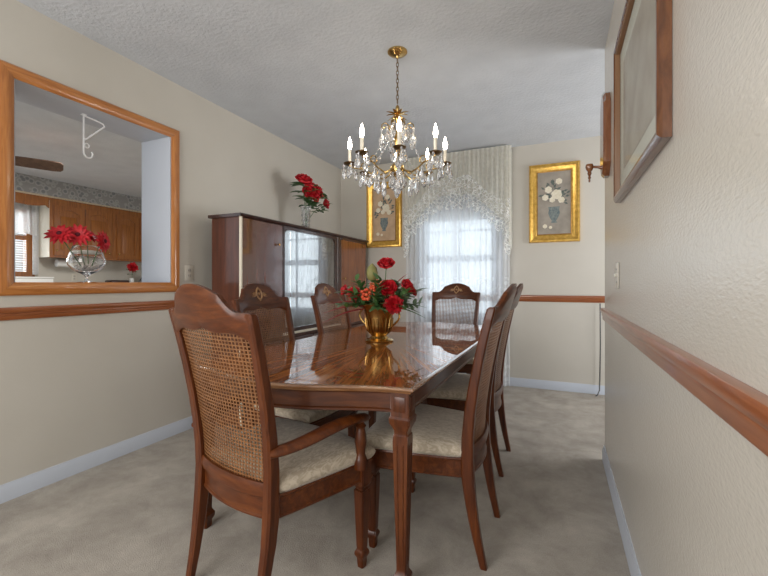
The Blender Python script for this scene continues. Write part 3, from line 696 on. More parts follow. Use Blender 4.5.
# ------------------------------------------------------------------ china cabinet
CF, CBK = -2.15, -2.44       # front and back planes
cy0, cy1, ch = 2.285, 4.38, 1.615
t = thing('china_cabinet', 'long dark mahogany china cabinet with glass centre against the left wall', 'cabinet', (CF, cy0, 0))
dX = CF-CBK; Ln = cy1-cy0
b = B()
b.box(-dX, -0.02, 0, 0.02, 0.04, ch-0.022).box(-dX, -0.02, Ln-0.02, Ln, 0.04, ch-0.022)
b.box(-dX, -dX+0.01, 0.02, Ln-0.02, 0.04, ch-0.022)
b.box(-dX+0.01, -0.02, 0.02, Ln-0.02, 0.62, 0.645)
for y in (0.495, 1.42): b.box(-dX+0.01, -0.02, y-0.01, y+0.01, 0.04, ch-0.022)
b.box(-dX+0.01, -0.02, 0.02, Ln-0.02, 0.04, 0.06)
b.obj('carcass', M['cabcase'], t, smooth=0)
b = B()
for y in (0.03, Ln-0.09):
    for x in (-dX+0.02, -0.08): b.box(x, x+0.06, y, y+0.06, 0, 0.04)
b.obj('feet', M['cabdark'], t, smooth=0)
b = B().rings([[(-dX-0.01, -0.03, z), (0.025-i, -0.03, z), (0.025-i, Ln+0.02, z), (-dX-0.01, Ln+0.02, z)] for z, i in ((ch-0.022, 0.02), (ch-0.016, 0.006), (ch-0.008, 0.0), (ch, 0.004))])
b.obj('top_slab', M['cabdark'], t, smooth=0)
B().box(-0.018, 0.002, -0.001, 0.011, 0.04, ch-0.022).obj('edge_highlight', M['cream_edge'], t, smooth=0)['label'] = 'front edge with its highlight painted cream'  # cream colour stands in for the bright highlight on the front stile
def cdoor(y0, y1, z0, z1, m, kn=None):
    d = B().box(-0.019, -0.002, y0, y1, z0, z1, 0.002).obj('door', m, t, smooth=0)
    if kn: B().lathe([(0.004, 0), (0.004, 0.012), (0.010, 0.016), (0.011, 0.024), (0.006, 0.028)], 14, M4=Matrix.Rotation(PI/2, 4, 'Y'), c=(-0.002, kn[0], kn[1])).obj('knob', M['brass'], d)
    return d
cdoor(0.017, 0.487, 0.65, ch-0.026, M['cab'], (0.42, 1.42))
cdoor(1.485, Ln-0.004, 0.65, ch-0.045, M['cabred'], (1.54, 1.15))
cdoor(0.017, 0.487, 0.06, 0.615, M['cab'], (0.42, 0.5)); cdoor(0.503, 0.955, 0.06, 0.615, M['cab'], (0.9, 0.5)); cdoor(0.96, 1.41, 0.06, 0.615, M['cab'], (1.0, 0.5)); cdoor(1.43, Ln-0.004, 0.06, 0.615, M['cab'], (1.5, 0.5))
B().box(-0.02, 0.006, 1.40, 1.48, 0.645, ch-0.023, 0.003).obj('divider', M['cabdark'], t, smooth=0)['label'] = 'dark upright between glass and right door'
B().box(-0.02, 0.012, 1.48, Ln, ch-0.046, ch-0.022, 0.003).obj('header', M['cabdark'], t, smooth=0)
B().box(-0.02, 0.03, 0.49, 1.42, 0.655, 0.672, 0.003).obj('ledge', M['cream_edge'], t, smooth=0)['label'] = 'pale ledge below the glass'
# glass door with rounded inner corners
def rrect(y0, y1, z0, z1, r, n=6):
    out = []
    for cy_, cz_, a0 in ((y1-r, z1-r, 0), (y0+r, z1-r, PI/2), (y0+r, z0+r, PI), (y1-r, z0+r, 1.5*PI)):
        for i in range(n+1):
            a = a0+PI/2*i/n; out.append((cy_+r*math.cos(a), cz_+r*math.sin(a)))
    return out
A_, I_ = rrect(0.495, 1.40, 0.672, ch-0.026, 0.002), rrect(0.515, 1.355, 0.705, ch-0.055, 0.05)
R = [[(-0.019, y, z) for y, z in I_], [(-0.019, y, z) for y, z in A_], [(0.0, y, z) for y, z in A_], [(0.0, y, z) for y, z in I_]]
R.append(R[0]); gd = B().rings(R, True, False, False).obj('door', M['cabdark'], t, smooth=30)
B().box(-0.012, -0.008, 0.505, 1.365, 0.69, ch-0.04).obj('glass_pane', M['mirrorpane'], gd, smooth=0)
B().box(-dX+0.012, -0.05, 0.506, 1.408, 1.08, 1.088).obj('shelf', M['glass'], t, smooth=0)
B().box(-dX+0.0105, -dX+0.014, 0.506, 1.408, 0.65, ch-0.03).obj('lining', M['cablin'], t, smooth=0)
# dishes kept inside the cabinet
t2 = thing('storage_jar', 'small brown lidded jar inside the china cabinet behind the glass', 'jar', (CF-0.13, cy0+1.10, 0.646))
B().lathe([(0.04, 0), (0.055, 0.02), (0.06, 0.09), (0.045, 0.14), (0.04, 0.15)], 20).obj('body', M['olive'], t2); B().lathe([(0.045, 0.15), (0.04, 0.165), (0.012, 0.175), (0.014, 0.19), (0.004, 0.2)], 20).obj('lid', M['brassdark'], t2)
t2 = thing('display_plate', 'white plate standing on edge inside the china cabinet', 'plate', (CF-0.27, cy0+0.85, 0.646+0.13))
B().lathe([(0.0005, 0), (0.08, 0.002), (0.13, 0.016), (0.13, 0.020), (0.08, 0.007), (0.0005, 0.005)], 32, M4=Matrix.Rotation(math.radians(75), 4, 'Y')).obj('dish', M['ceramic'], t2)

# crystal vase with red roses on the cabinet
vx, vy, vz = -2.28, 3.30, ch+0.001
t = thing('crystal_vase', 'small cut crystal vase standing on top of the china cabinet', 'vase', (vx, vy, vz))
B().lathe([(0.040, 0), (0.042, 0.01), (0.032, 0.04), (0.036, 0.12), (0.046, 0.20), (0.056, 0.235), (0.052, 0.235), (0.042, 0.20), (0.031, 0.12), (0.027, 0.045), (0.004, 0.035)], 12).obj('vessel', M['cutglass'], t, smooth=20)
b = B()
for z in (0.05, 0.10, 0.15): b.tube([(0.0375*math.cos(a)*(1+z), 0.0375*math.sin(a)*(1+z), z+0.012*math.cos(6*a)) for a in [2*PI*i/48 for i in range(48)]], 0.0022, 5, closed=True)
b.obj('cut_pattern', M['steel'], t)
for i, (hd, fc_, r, lab) in enumerate((((0.02, -0.07, 0.50), (0.5, -0.4, 0.8), 0.072, 'topmost red rose in the crystal vase on the cabinet'),
        ((0.03, 0.00, 0.47), (0.6, 0.1, 0.8), 0.065, 'red rose just right of the topmost one above the cabinet'),
        ((0.05, 0.11, 0.42), (1, 0.1, 0.5), 0.078, 'large open red rose in the middle right of the cabinet vase'),
        ((0.05, -0.04, 0.385), (1, -0.4, 0.3), 0.062, 'lower left red rose in the cabinet vase'),
        ((0.06, 0.06, 0.37), (1, 0.0, 0.1), 0.060, 'lower middle red rose under the large bloom in the cabinet vase'),
        ((0.04, 0.30, 0.335), (0.8, 0.6, 0.3), 0.052, 'small red rose hanging far right of the cabinet vase'))):
    flower('rose', lab, 'red roses on the china cabinet', (vx+0.008*math.cos(i), vy+0.008*math.sin(i), vz+0.05), (vx+hd[0], vy+hd[1], vz+hd[2]-0.02), fc_, r*1.22, 'rose', 20+i, 3, bend=(0.0, -0.01, 0.03))

# ------------------------------------------------------------------ dining table
TX, TY, TH = -0.985, 2.36, 0.74
tw, tl, bow = 0.535, 1.085, 0.125
def outline(off):
    w_, l_ = tw-off, tl-off; out = []
    n = 28
    for i in range(n+1):
        u = -1+2*i/n; out.append((u*w_, -(l_+bow*(1+math.cos(PI*u))/2)))
    for i in range(1, 10): out.append((w_+0.006*math.sin(PI*i/10), -l_+2*l_*i/10))
    for i in range(n+1):
        u = 1-2*i/n; out.append((u*w_, l_+bow*(1+math.cos(PI*u))/2))
    for i in range(1, 10): out.append((-w_-0.006*math.sin(PI*i/10), l_-2*l_*i/10))
    return out
t = thing('dining_table', 'long glossy fruitwood dining table with sunburst veneer top', 'table', (TX, TY, 0))
def stack(offs): return [[(x, y, z) for x, y in outline(o_)] for o_, z in offs]
B().rings(stack([(0.022, TH-0.006), (0.018, TH)])).obj('table_top', M['tabletop'], t, smooth=30)
B().rings(stack([(0.03, TH-0.022), (0.016, TH-0.022), (0.012, TH-0.017), (0.014, TH-0.014), (0.002, TH-0.010), (0.0, TH-0.006), (0.002, TH-0.002), (0.006, TH), (0.0185, TH), (0.0185, TH-0.006)])).obj('edge_molding', M['edge'], t, smooth=30)
B().rings(stack([(0.034, 0.643), (0.030, 0.646), (0.030, 0.653), (0.035, 0.657), (0.035, 0.708), (0.028, 0.7185)])).obj('apron', M['tablewood'], t, smooth=30)
LEGP = [(0.0405, 0.600), (0.0405, 0.712)]
def table_leg(x, y):
    b = B()
    b.lathe([(0.017, 0), (0.019, 0.012), (0.019, 0.03), (0.027, 0.045), (0.028, 0.062), (0.019, 0.078), (0.0185, 0.09), (0.028, 0.54), (0.028, 0.562), (0.025, 0.566), (0.025, 0.578), (0.038, 0.605), (0.040, 0.624), (0.035, 0.632), (0.035, 0.7178)], sq=True)
    bmesh.ops.bevel(b.bm, geom=[e for e in b.bm.edges if abs(e.verts[0].co.z-e.verts[1].co.z) > 0.004], offset=0.0035, segments=2, affect='EDGES')
    for v_ in b.bm.verts: v_.co.x += x; v_.co.y += y
    lg = b.obj('leg', M['tableleg'], t, smooth=30)
    b = B()     # raised beads along the four faces
    for dx, dy in ((1, 0), (-1, 0), (0, 1), (0, -1)):
        for k in (-0.42, 0.42):
            pts = []
            for z, r in ((0.11, 0.0190), (0.53, 0.0279)):
                pts.append((x+dx*r+(k*r if dx == 0 else 0), y+dy*r+(k*r if dy == 0 else 0), z))
            b.tube(pts, 0.0022, 6)
    b.obj('reeding', M['tablewood'], lg)
    b = B()
    for dx, dy in ((1, 0), (-1, 0), (0, 1), (0, -1)):
        cx_, cy_ = x+dx*0.0355, y+dy*0.0355
        if dx: b.box(cx_-0.0018, cx_+0.0018, y-0.022, y+0.022, 0.648, 0.702, 0.0015)
        else: b.box(x-0.022, x+0.022, cy_-0.0018, cy_+0.0018, 0.648, 0.702, 0.0015)
    b.obj('block_panel', M['tableleg'], lg, smooth=30)
lx, ly = tw-0.060, tl-0.060
for sx in (-1, 1):
    for sy in (-1, 1): table_leg(sx*lx, sy*ly)

# ------------------------------------------------------------------ chairs (facing +Y)
YP = [(0, -0.245), (0.1, -0.222), (0.22, -0.200), (0.34, -0.186), (0.44, -0.183), (0.55, -0.188), (0.70, -0.210), (0.85, -0.240), (1.0, -0.278), (1.12, -0.318)]
def smoothz(z):
    return (lerp(YP, z-0.03)+lerp(YP, z)*2+lerp(YP, min(z+0.03, 1.12)))/4 if z > 0.03 else lerp(YP, z)
def make_chair(name, lab, front_w, post_w, arms):
    t = thing(name, lab, 'chair')
    def px(z): return post_w-0.004+0.028*max(0, (z-0.42))/0.6 + 0.012*max(0, 0.25-z)/0.25*(-1 if arms else -0.6)
    HW = 0.021
    for s in (-1, 1):       # back leg and post in one sweep
        zs = [0.0, 0.03, 0.10, 0.18, 0.26, 0.34, 0.42, 0.5, 0.6, 0.7, 0.8, 0.9, 0.96, 1.0, 1.008]
        sec = []
        for z in zs:
            hx_ = 0.0135+0.006*min(1, z/0.34) if z < 0.34 else 0.0195-0.003*(z-0.34)/0.66
            hy_ = 0.013+0.011*min(1, z/0.34) if z < 0.34 else 0.024-0.008*(z-0.34)/0.66
            if z == 1.008: hx_ *= 0.8; hy_ *= 0.8
            sec.append((hx_, hy_))
        B().sweep([(s*px(z), smoothz(z), z) for z in zs], sec).obj('back_leg', M['chair'], t, smooth=35)
    topw = px(1.0)
    def ytop(x, z):
        q = 1-(x/(topw))**2; return smoothz(z)-0.030*q
    def zt(x):
        u = abs(x)/topw
        if u < 0.50: return 1.098-0.030*(u/0.50)**2
        if u < 0.56: return 1.068-0.004*(u-0.5)/0.06
        if u < 0.84:
            k = (u-0.56)/0.28; return 1.010+0.054*(1-k)**2.1
        return 1.010
    def zbt(x):
        u = abs(x)/topw; return 0.905+0.052*math.cos(min(u, 1)*PI/2)**0.8 - 0.010*math.sin(u*PI*2)
    B().panel(-topw-0.005, topw+0.005, 44, zbt, zt, 6, ytop, 0.030).obj('crest_rail', M['chairx'], t, smooth=50)
    # carved wreath on the front of the crest
    b = B(); zc = 1.035
    ring = [(0.021*math.cos(a), ytop(0, zc+0.031*math.sin(a))+0.016, zc+0.031*math.sin(a)) for a in [2*PI*i/24 for i in range(24)]]
    b.tube(ring, 0.0055, 6, closed=True)
    for s in (-1, 1):
        for k in range(4):
            a0 = math.radians(-20+28*k)
            bx = s*0.02; p0 = Vector((bx, ytop(bx, zc-0.004*k)+0.017, zc-0.004*k))
            b.leaf(p0, (s*math.cos(a0), -0.3*math.sin(a0)+0.05, math.sin(a0)*0.7), 0.050-0.006*k, 0.017, 0.1, up=(0, 1, 0))
        b.tube([(s*0.02, ytop(0.02, zc)+0.015, zc), (s*0.04, ytop(0.04, zc-0.014)+0.016, zc-0.014), (s*0.065, ytop(0.065, zc-0.016)+0.016, zc-0.016)], [0.004, 0.0035, 0.0015], 6)
    b.ball((0, ytop(0, zc)+0.016, zc), 0.009, sy=0.6); b.ball((0, ytop(0, zc+0.034)+0.016, zc+0.034), 0.007, sy=0.6); b.ball((0, ytop(0, zc-0.036)+0.016, zc-0.036), 0.007, sy=0.6)
    b.obj('carved_wreath', M['carving'], t)
    # woven cane back: a net of strands with square holes
    zb0, zb1 = 0.452, 0.955; nx, nz = 28, 40; b = B()
    def cp(u, v_, d=0.0):
        z = zb0+(zb1-zb0)*v_; hw = px(z)-0.010; x = -hw+2*hw*u
        return Vector((x, smoothz(z)-0.026*(1-(x/hw)**2)+d, z))
    hf = 0.335; TH_ = 0.0022
    grid = {}
    def gv(i, j, d): 
        k_ = (i, j, d)
        if k_ not in grid: grid[k_] = b.bm.verts.new(cp(i/nx, j/nz, d))
        return grid[k_]
    for i in range(nx):
        for j in range(nz):
            out = {}
            for d in (TH_/2, -TH_/2):
                O = [gv(i, j, d), gv(i+1, j, d), gv(i+1, j+1, d), gv(i, j+1, d)]
                I = [b.bm.verts.new(cp((i+0.5+a*hf)/nx, (j+0.5+c*hf)/nz, d)) for a, c in ((-1, -1), (1, -1), (1, 1), (-1, 1))]
                for k in range(4):
                    q = (O[k], O[(k+1) % 4], I[(k+1) % 4], I[k]); b.bm.faces.new(q if d < 0 else q[::-1])
                out[d] = I
            A, Bk = out[TH_/2], out[-TH_/2]
            for k in range(4): b.bm.faces.new((A[k], A[(k+1) % 4], Bk[(k+1) % 4], Bk[k]))
    b.obj('cane_panel', M['cane'], t, smooth=0, fix=False)
    lw = px(0.45)
    B().panel(-lw, lw, 20, lambda x: 0.412, lambda x: 0.458, 2, lambda x, z: smoothz(z)-0.030*(1-(x/lw)**2), 0.026).obj('lower_rail', M['chairx'], t, smooth=50)
    # seat frame: bowed all round
    rw = px(0.38)
    def seat_outline(off, n=10):
        pts = []
        yr = -0.186; yf = 0.235; F = front_w+0.012-off; R_ = rw+0.004-off
        for i in range(n+1):
            u = -1+2*i/n; pts.append((u*R_, yr+off-0.032*(1-u*u)))           # rear, bows backwards
        for i in range(1, 8):
            k = i/8; pts.append((R_+(F-R_)*k**0.8, yr+(yf-yr-2*off)*k+off))
        for i in range(n+1):
            u = 1-2*i/n; pts.append((u*F, yf-off+0.030*(1-u*u)))
        for i in range(1, 8):
            k = 1-i/8; pts.append((-(R_+(F-R_)*k**0.8), yr+(yf-yr-2*off)*k+off))
        return pts
    so = lambda off, z: [(x, y, z) for x, y in seat_outline(off)]
    sc = lambda off, z: [(x, max(y, -0.168+off*0.5), z) for x, y in seat_outline(off)]
    B().rings([so(0.004, 0.338), so(0.0, 0.342), so(0.0, 0.348), so(0.004, 0.352), so(0.004, 0.404), so(0.0, 0.410), so(0.003, 0.416)]).obj('seat_frame', M['chairx'], t, smooth=35)
    B().rings([sc(0.006, 0.4145), sc(-0.004, 0.428), sc(-0.008, 0.442), sc(-0.004, 0.456), sc(0.012, 0.468), sc(0.04, 0.476), sc(0.09, 0.482), sc(0.14, 0.484)]).obj('seat_cushion', M['seat'], t, smooth=60)
    for s in (-1, 1):
        b = B(); X = s*(front_w-0.016); Y = 0.202
        b.lathe([(0.013, 0), (0.015, 0.02), (0.015, 0.035), (0.022, 0.048), (0.022, 0.058), (0.0155, 0.070), (0.0165, 0.08), (0.023, 0.285), (0.023, 0.30), (0.019, 0.303), (0.019, 0.31), (0.028, 0.325), (0.028, 0.337), (0.027, 0.342), (0.027, 0.413)], sq=True)
        bmesh.ops.bevel(b.bm, geom=[e for e in b.bm.edges if abs(e.verts[0].co.z-e.verts[1].co.z) > 0.004], offset=0.003, segments=2, affect='EDGES')
        for v_ in b.bm.verts: v_.co.x += X; v_.co.y += Y
        b.obj('front_leg', M['chair'], t, smooth=30)
        if arms:
            xa = front_w+0.008
            prof = [(0.024, 0.40), (0.026, 0.43), (0.022, 0.445), (0.017, 0.455), (0.019, 0.475), (0.023, 0.50), (0.021, 0.53), (0.016, 0.552), (0.022, 0.562), (0.014, 0.572), (0.016, 0.585)]
            B().lathe(prof, 16, (s*xa, 0.165, 0)).obj('arm_post', M['chair'], t)
            pts = []
            for k in range(17):
                u = k/16; y = -0.200+0.40*u; x = s*(rw+0.010+(xa-rw-0.004)*math.sin(u*PI/2)**0.8+0.010*math.sin(u*PI))
                z = 0.563+0.035*math.sin(u*PI*0.75)**2+0.005*u
                pts.append(Vector((x, y, z)))
            b = B(); rs = []
            for k, p in enumerate(pts):
                u = k/16; hw_ = 0.022+0.013*math.sin(PI*min(1, u*0.9+0.1)); hh_ = 0.018
                if k == 16: hw_ *= 0.6; hh_ *= 0.5
                tn = (pts[min(k+1, 16)]-pts[max(k-1, 0)]).normalized(); sd = tn.cross(Vector((0, 0, 1))).normalized(); up_ = sd.cross(tn)
                rs.append([p+sd*hw_*math.cos(a)+up_*hh_*math.sin(a)*(1.0 if math.sin(a) > 0 else 0.8) for a in [2*PI*i/14 for i in range(14)]])
            b.rings(rs).obj('arm', M['chairx'], t, smooth=60)
    return t
arm = make_chair('dining_armchair', 'cane backed wooden armchair at the near head of the table', 0.275, 0.205, True)
arm.location = (-0.998, 1.250, 0); arm.rotation_euler = (0, 0, math.radians(-12.5))
ch1 = make_chair('dining_chair', 'cane backed side chair on the right side of the table, nearest the viewer', 0.255, 0.198, False)
G = 'dining side chairs round the table'; ch1['group'] = G
ch1.location = (-0.51, 1.755, 0); ch1.rotation_euler = (0, 0, PI/2)
dup(ch1, (-0.545, 2.545, 0), PI/2, 'cane backed side chair on the right side of the table, farther from the viewer', G)
dup(ch1, (-1.345, 1.90, 0), -PI/2, 'cane backed side chair left of the table before the cabinet wooden door', G)
dup(ch1, (-1.345, 2.66, 0), -PI/2, 'cane backed side chair left of the table, beside the flower urn and cabinet glass', G)
dup(ch1, (-0.93, 3.62, 0), PI, 'cane backed side chair at the far head of the table before the curtains', G)

# ------------------------------------------------------------------ brass urn with the flower arrangement
ux, uy, uz = -1.02, 2.26, TH+0.001
t = thing('flower_urn', 'ornate polished brass urn with handles in the middle of the table', 'urn', (ux, uy, uz))
B().lathe([(0.088, 0), (0.090, 0.008), (0.080, 0.014), (0.060, 0.020), (0.050, 0.034), (0.054, 0.044), (0.066, 0.060), (0.078, 0.100), (0.084, 0.150), (0.096, 0.200), (0.114, 0.232), (0.120, 0.240), (0.116, 0.244), (0.100, 0.225), (0.082, 0.19), (0.07, 0.14), (0.004, 0.11)], 40).obj('vessel', M['urn'], t, smooth=35)
b = B()
for k in range(20):
    a = 2*PI*k/20
    b.tube([(r*math.cos(a), r*math.sin(a), z) for r, z in ((0.056, 0.046), (0.071, 0.064), (0.082, 0.100), (0.0875, 0.145))], [0.002, 0.005, 0.006, 0.002], 6)
b.obj('gadrooning', M['urn'], t)
for s in (-1, 1):
    pts = [(s*(0.080+0.055*math.sin(PI*k/12)), 0.0, 0.09+0.135*k/12) for k in range(13)]
    B().tube(pts, 0.0065, 8).obj('handle', M['urn'], t)
fcam = Vector((0.41, -0.91, 0))
def at(px, z, dpt=0.0):
    """offset across the view for the arrangement: px pixels right of the urn axis, height z, dpt toward the viewer"""
    d = px*2.48/400; return Vector((ux+d*0.916-(-0.4)*dpt, uy+d*0.4-0.916*dpt, z))
heads = [((7, 1.215, 0.02), 0.062, (0.2, -0.6, 0.8), 'topmost red rose of the table arrangement'),
         ((9, 1.07, 0.10), 0.060, (0.4, -0.9, 0.3), 'red rose in the centre of the table arrangement'),
         ((14, 0.975, 0.15), 0.062, (0.4, -0.9, 0.1), 'lowest red rose just above the urn rim'),
         ((27, 1.08, 0.05), 0.052, (0.9, -0.5, 0.4), 'red rose on the upper right of the table arrangement'),
         ((34, 1.045, 0.0), 0.034, (1, 0, 0.4), 'dark red rosebud at the far right of the table arrangement'),
         ((-24, 1.035, 0.06), 0.048, (-0.2, -1, 0.3), 'red rose on the left of the table arrangement'),
         ((-34, 1.055, 0.02), 0.042, (-0.8, -0.5, 0.4), 'outermost left red rose beside the burgundy blades'),
         ((0, 1.04, -0.12), 0.050, (0.0, 0.8, 0.6), 'red rose at the back of the table arrangement')]
for i, (q, r, fc_, lab) in enumerate(heads):
    flower('rose', lab, 'red roses in the table urn', (ux+0.02*math.cos(i*2), uy+0.02*math.sin(i*2), uz+0.12), at(*q), fc_, r*0.93, 'carnation' if i in (2, 5) else 'rose', 40+i, 1)
for i, (q, lab) in enumerate((((-7, 1.065, 0.10), 'upper sprig of coral berries left of the centre rose'), ((-12, 1.035, 0.12), 'lower sprig of coral berries on the left of the arrangement'), ((-2, 1.085, 0.06), 'sprig of coral berries beside the centre rose'))):
    base = Vector((ux, uy, uz+0.12)); h = at(*q)-base
    t = thing('berry_sprig', lab, 'berries', base, 0, 'coral berry sprigs'); b = B(); rnd = random.Random(i)
    for k in range(16): b.ball(h+Vector((rnd.uniform(-1, 1), rnd.uniform(-1, 1), rnd.uniform(-1, 1)))*0.030, 0.011, u=8, v=6)
    b.obj('berries', M['redorange'], t); B().tube([(0, 0, 0), h*0.5, h], 0.002, 5).obj('stem', M['green'], t)
t = thing('flower_bud', 'tall olive green bud standing left of the top rose', 'bud', (ux, uy, uz+0.12)); h = at(-7, 1.16, 0.02)-Vector((ux, uy, uz+0.12))
B().lathe([(0.004, -0.055), (0.028, -0.035), (0.036, 0.0), (0.028, 0.035), (0.004, 0.06)], 14, h).obj('bud', M['olive'], t); B().tube([(0, 0, 0), h*0.5, h-Vector((0, 0, 0.05))], 0.003, 6).obj('stem', M['green'], t)
# foliage sprigs fanning out of the urn
def sprig(lab, group, base, d, length, m, n=9, lw=0.022, ll=0.055, seed=0, droop=0.3, loc=(ux, uy, uz+0.14)):
    rnd = random.Random(seed); t = thing('foliage_sprig', lab, 'foliage', loc, 0, group); d = Vector(d).normalized(); pts = []
    for k in range(8):
        u = k/7; pts.append(Vector(base)+d*length*u+Vector((0, 0, -droop*length*u*u)))
    B().tube(pts, [0.0025]*6+[0.0015, 0.0008], 5).obj('stem', M['green'], t)
    b = B()
    for k in range(n):
        u = 0.3+0.7*k/(n-1); p = pts[int(u*7)]; a = rnd.uniform(0, 2*PI)
        dd = (d+Vector((math.cos(a), math.sin(a), rnd.uniform(-0.4, 0.8)))*0.9)
        b.leaf(p, dd, ll*rnd.uniform(0.7, 1.2), lw, 0.25)
    b.obj('leaves', m, t)
DIRS = ['right', 'back right', 'back', 'back left', 'left', 'front left', 'front', 'front right']
def fol(tier, el, picks, ln_, n, z0, s0):
    for q, di in enumerate(picks):
        aa = math.radians(23.6)+PI/4*di+random.uniform(-0.12, 0.12)
        sprig(tier+' green foliage sprig in the table urn, pointing to the '+DIRS[di], 'foliage in the table urn', (0.035*math.cos(aa), 0.035*math.sin(aa), z0),
              (math.cos(aa)*math.cos(el), math.sin(aa)*math.cos(el), math.sin(el)), ln_*random.uniform(0.9, 1.1), M['green2'] if (q+s0) % 4 == 0 else M['green'], n, 0.028, 0.062, s0+q, 0.15)
fol('lowest', 0.15, range(8), 0.23, 20, 0.08, 0)
fol('middle', 0.62, range(8), 0.24, 20, 0.06, 20)
fol('upper', 1.12, (0, 2, 4, 6), 0.25, 18, 0.05, 40)
def blades(lab, group, dirs, m):
    for i, (px_, z, dp) in enumerate(dirs):
        base = Vector((ux, uy, uz+0.20)); tip = at(px_, z, dp); t = thing('long_blade', lab[i], 'leaf', base, 0, group); v_ = tip-base
        pts = [v_*k/8+Vector((0, 0, 0.03*math.sin(PI*k/8))) for k in range(9)]
        B().tube(pts, [0.003, 0.007, 0.010, 0.011, 0.011, 0.010, 0.008, 0.005, 0.001], 6, flat=0.35).obj('blade', m, t)
blades(['highest burgundy blade leaf on the left', 'middle burgundy blade leaf on the left', 'lowest burgundy blade leaf on the left'], 'burgundy blades', [(-52, 0.97, 0.05), (-55, 0.915, 0.05), (-56, 0.855, 0.06)], M['blade'])
blades(['lowest dark green blade leaf on the right', 'drooping dark green blade on the right, second from below', 'arching dark green blade on the right of the urn'], 'dark green blades', [(46, 0.885, 0.06), (40, 0.92, 0.10), (48, 0.945, 0.0)], M['green'])
blades(['upright burgundy blade at upper right', 'leaning burgundy blade at upper right'], 'burgundy blades at upper right', [(29, 1.16, 0.0), (32, 1.13, 0.0)], M['blade'])

# ------------------------------------------------------------------ chandelier
hxc, hyc = -0.93, 2.34
t = thing('crystal_chandelier', 'brass and crystal chandelier with eight lit candle bulbs over the table', 'chandelier', (hxc, hyc, H))
B().lathe([(0.062, 0), (0.062, -0.008), (0.050, -0.018), (0.030, -0.026), (0.012, -0.032), (0.006, -0.045)], 28).obj('canopy', M['brass'], t)
b = B(); nl = 11; z = -0.045
for k in range(nl):
    zc = z-0.0125-k*0.0255; r = []
    for i in range(16):
        a = 2*PI*i/16; x, zz = 0.0075*math.cos(a), 0.0165*math.sin(a)
        r.append((x, 0, zc+zz) if k % 2 else (0, x, zc+zz))
    b.tube(r, 0.0022, 6, closed=True)
b.obj('chain', M['brassdark'], t)
zt0 = -0.335     # top of the body
B().lathe([(0.003, zt0), (0.010, zt0-0.01), (0.014, zt0-0.025), (0.007, zt0-0.04), (0.007, zt0-0.07), (0.018, zt0-0.09), (0.010, zt0-0.11), (0.007, zt0-0.14), (0.016, zt0-0.20), (0.022, zt0-0.23), (0.010, zt0-0.26), (0.008, zt0-0.33), (0.020, zt0-0.36), (0.040, zt0-0.385), (0.046, zt0-0.41), (0.036, zt0-0.435), (0.014, zt0-0.455), (0.010, zt0-0.475), (0.018, zt0-0.49), (0.006, zt0-0.51)], 24).obj('centre_column', M['brass'], t)
b = B()
for k in range(8):       # crown of leaves at the top
    a = 2*PI*k/8; d = Vector((math.cos(a), math.sin(a), 0.9)); b.leaf((0.006*math.cos(a), 0.006*math.sin(a), zt0-0.07), d, 0.062, 0.022, 0.55)
    d = Vector((math.cos(a+0.4), math.sin(a+0.4), 0.3)); b.leaf((0.006*math.cos(a), 0.006*math.sin(a), zt0-0.085), d, 0.05, 0.018, 0.6)
b.obj('leaf_crown', M['brass'], t)
def drop(b, p, ln_, r):
    ln_ *= 1.15; r *= 1.3
    """faceted pendant with a small bead above"""
    x, y, z_ = p
    b.lathe([(0.0006, 0), (r*0.55, -0.12*ln_), (r*0.25, -0.24*ln_), (r*0.35, -0.34*ln_), (r, -0.66*ln_), (r*0.8, -0.85*ln_), (0.0008, -ln_)], 8, (x, y, z_), sy=0.62)
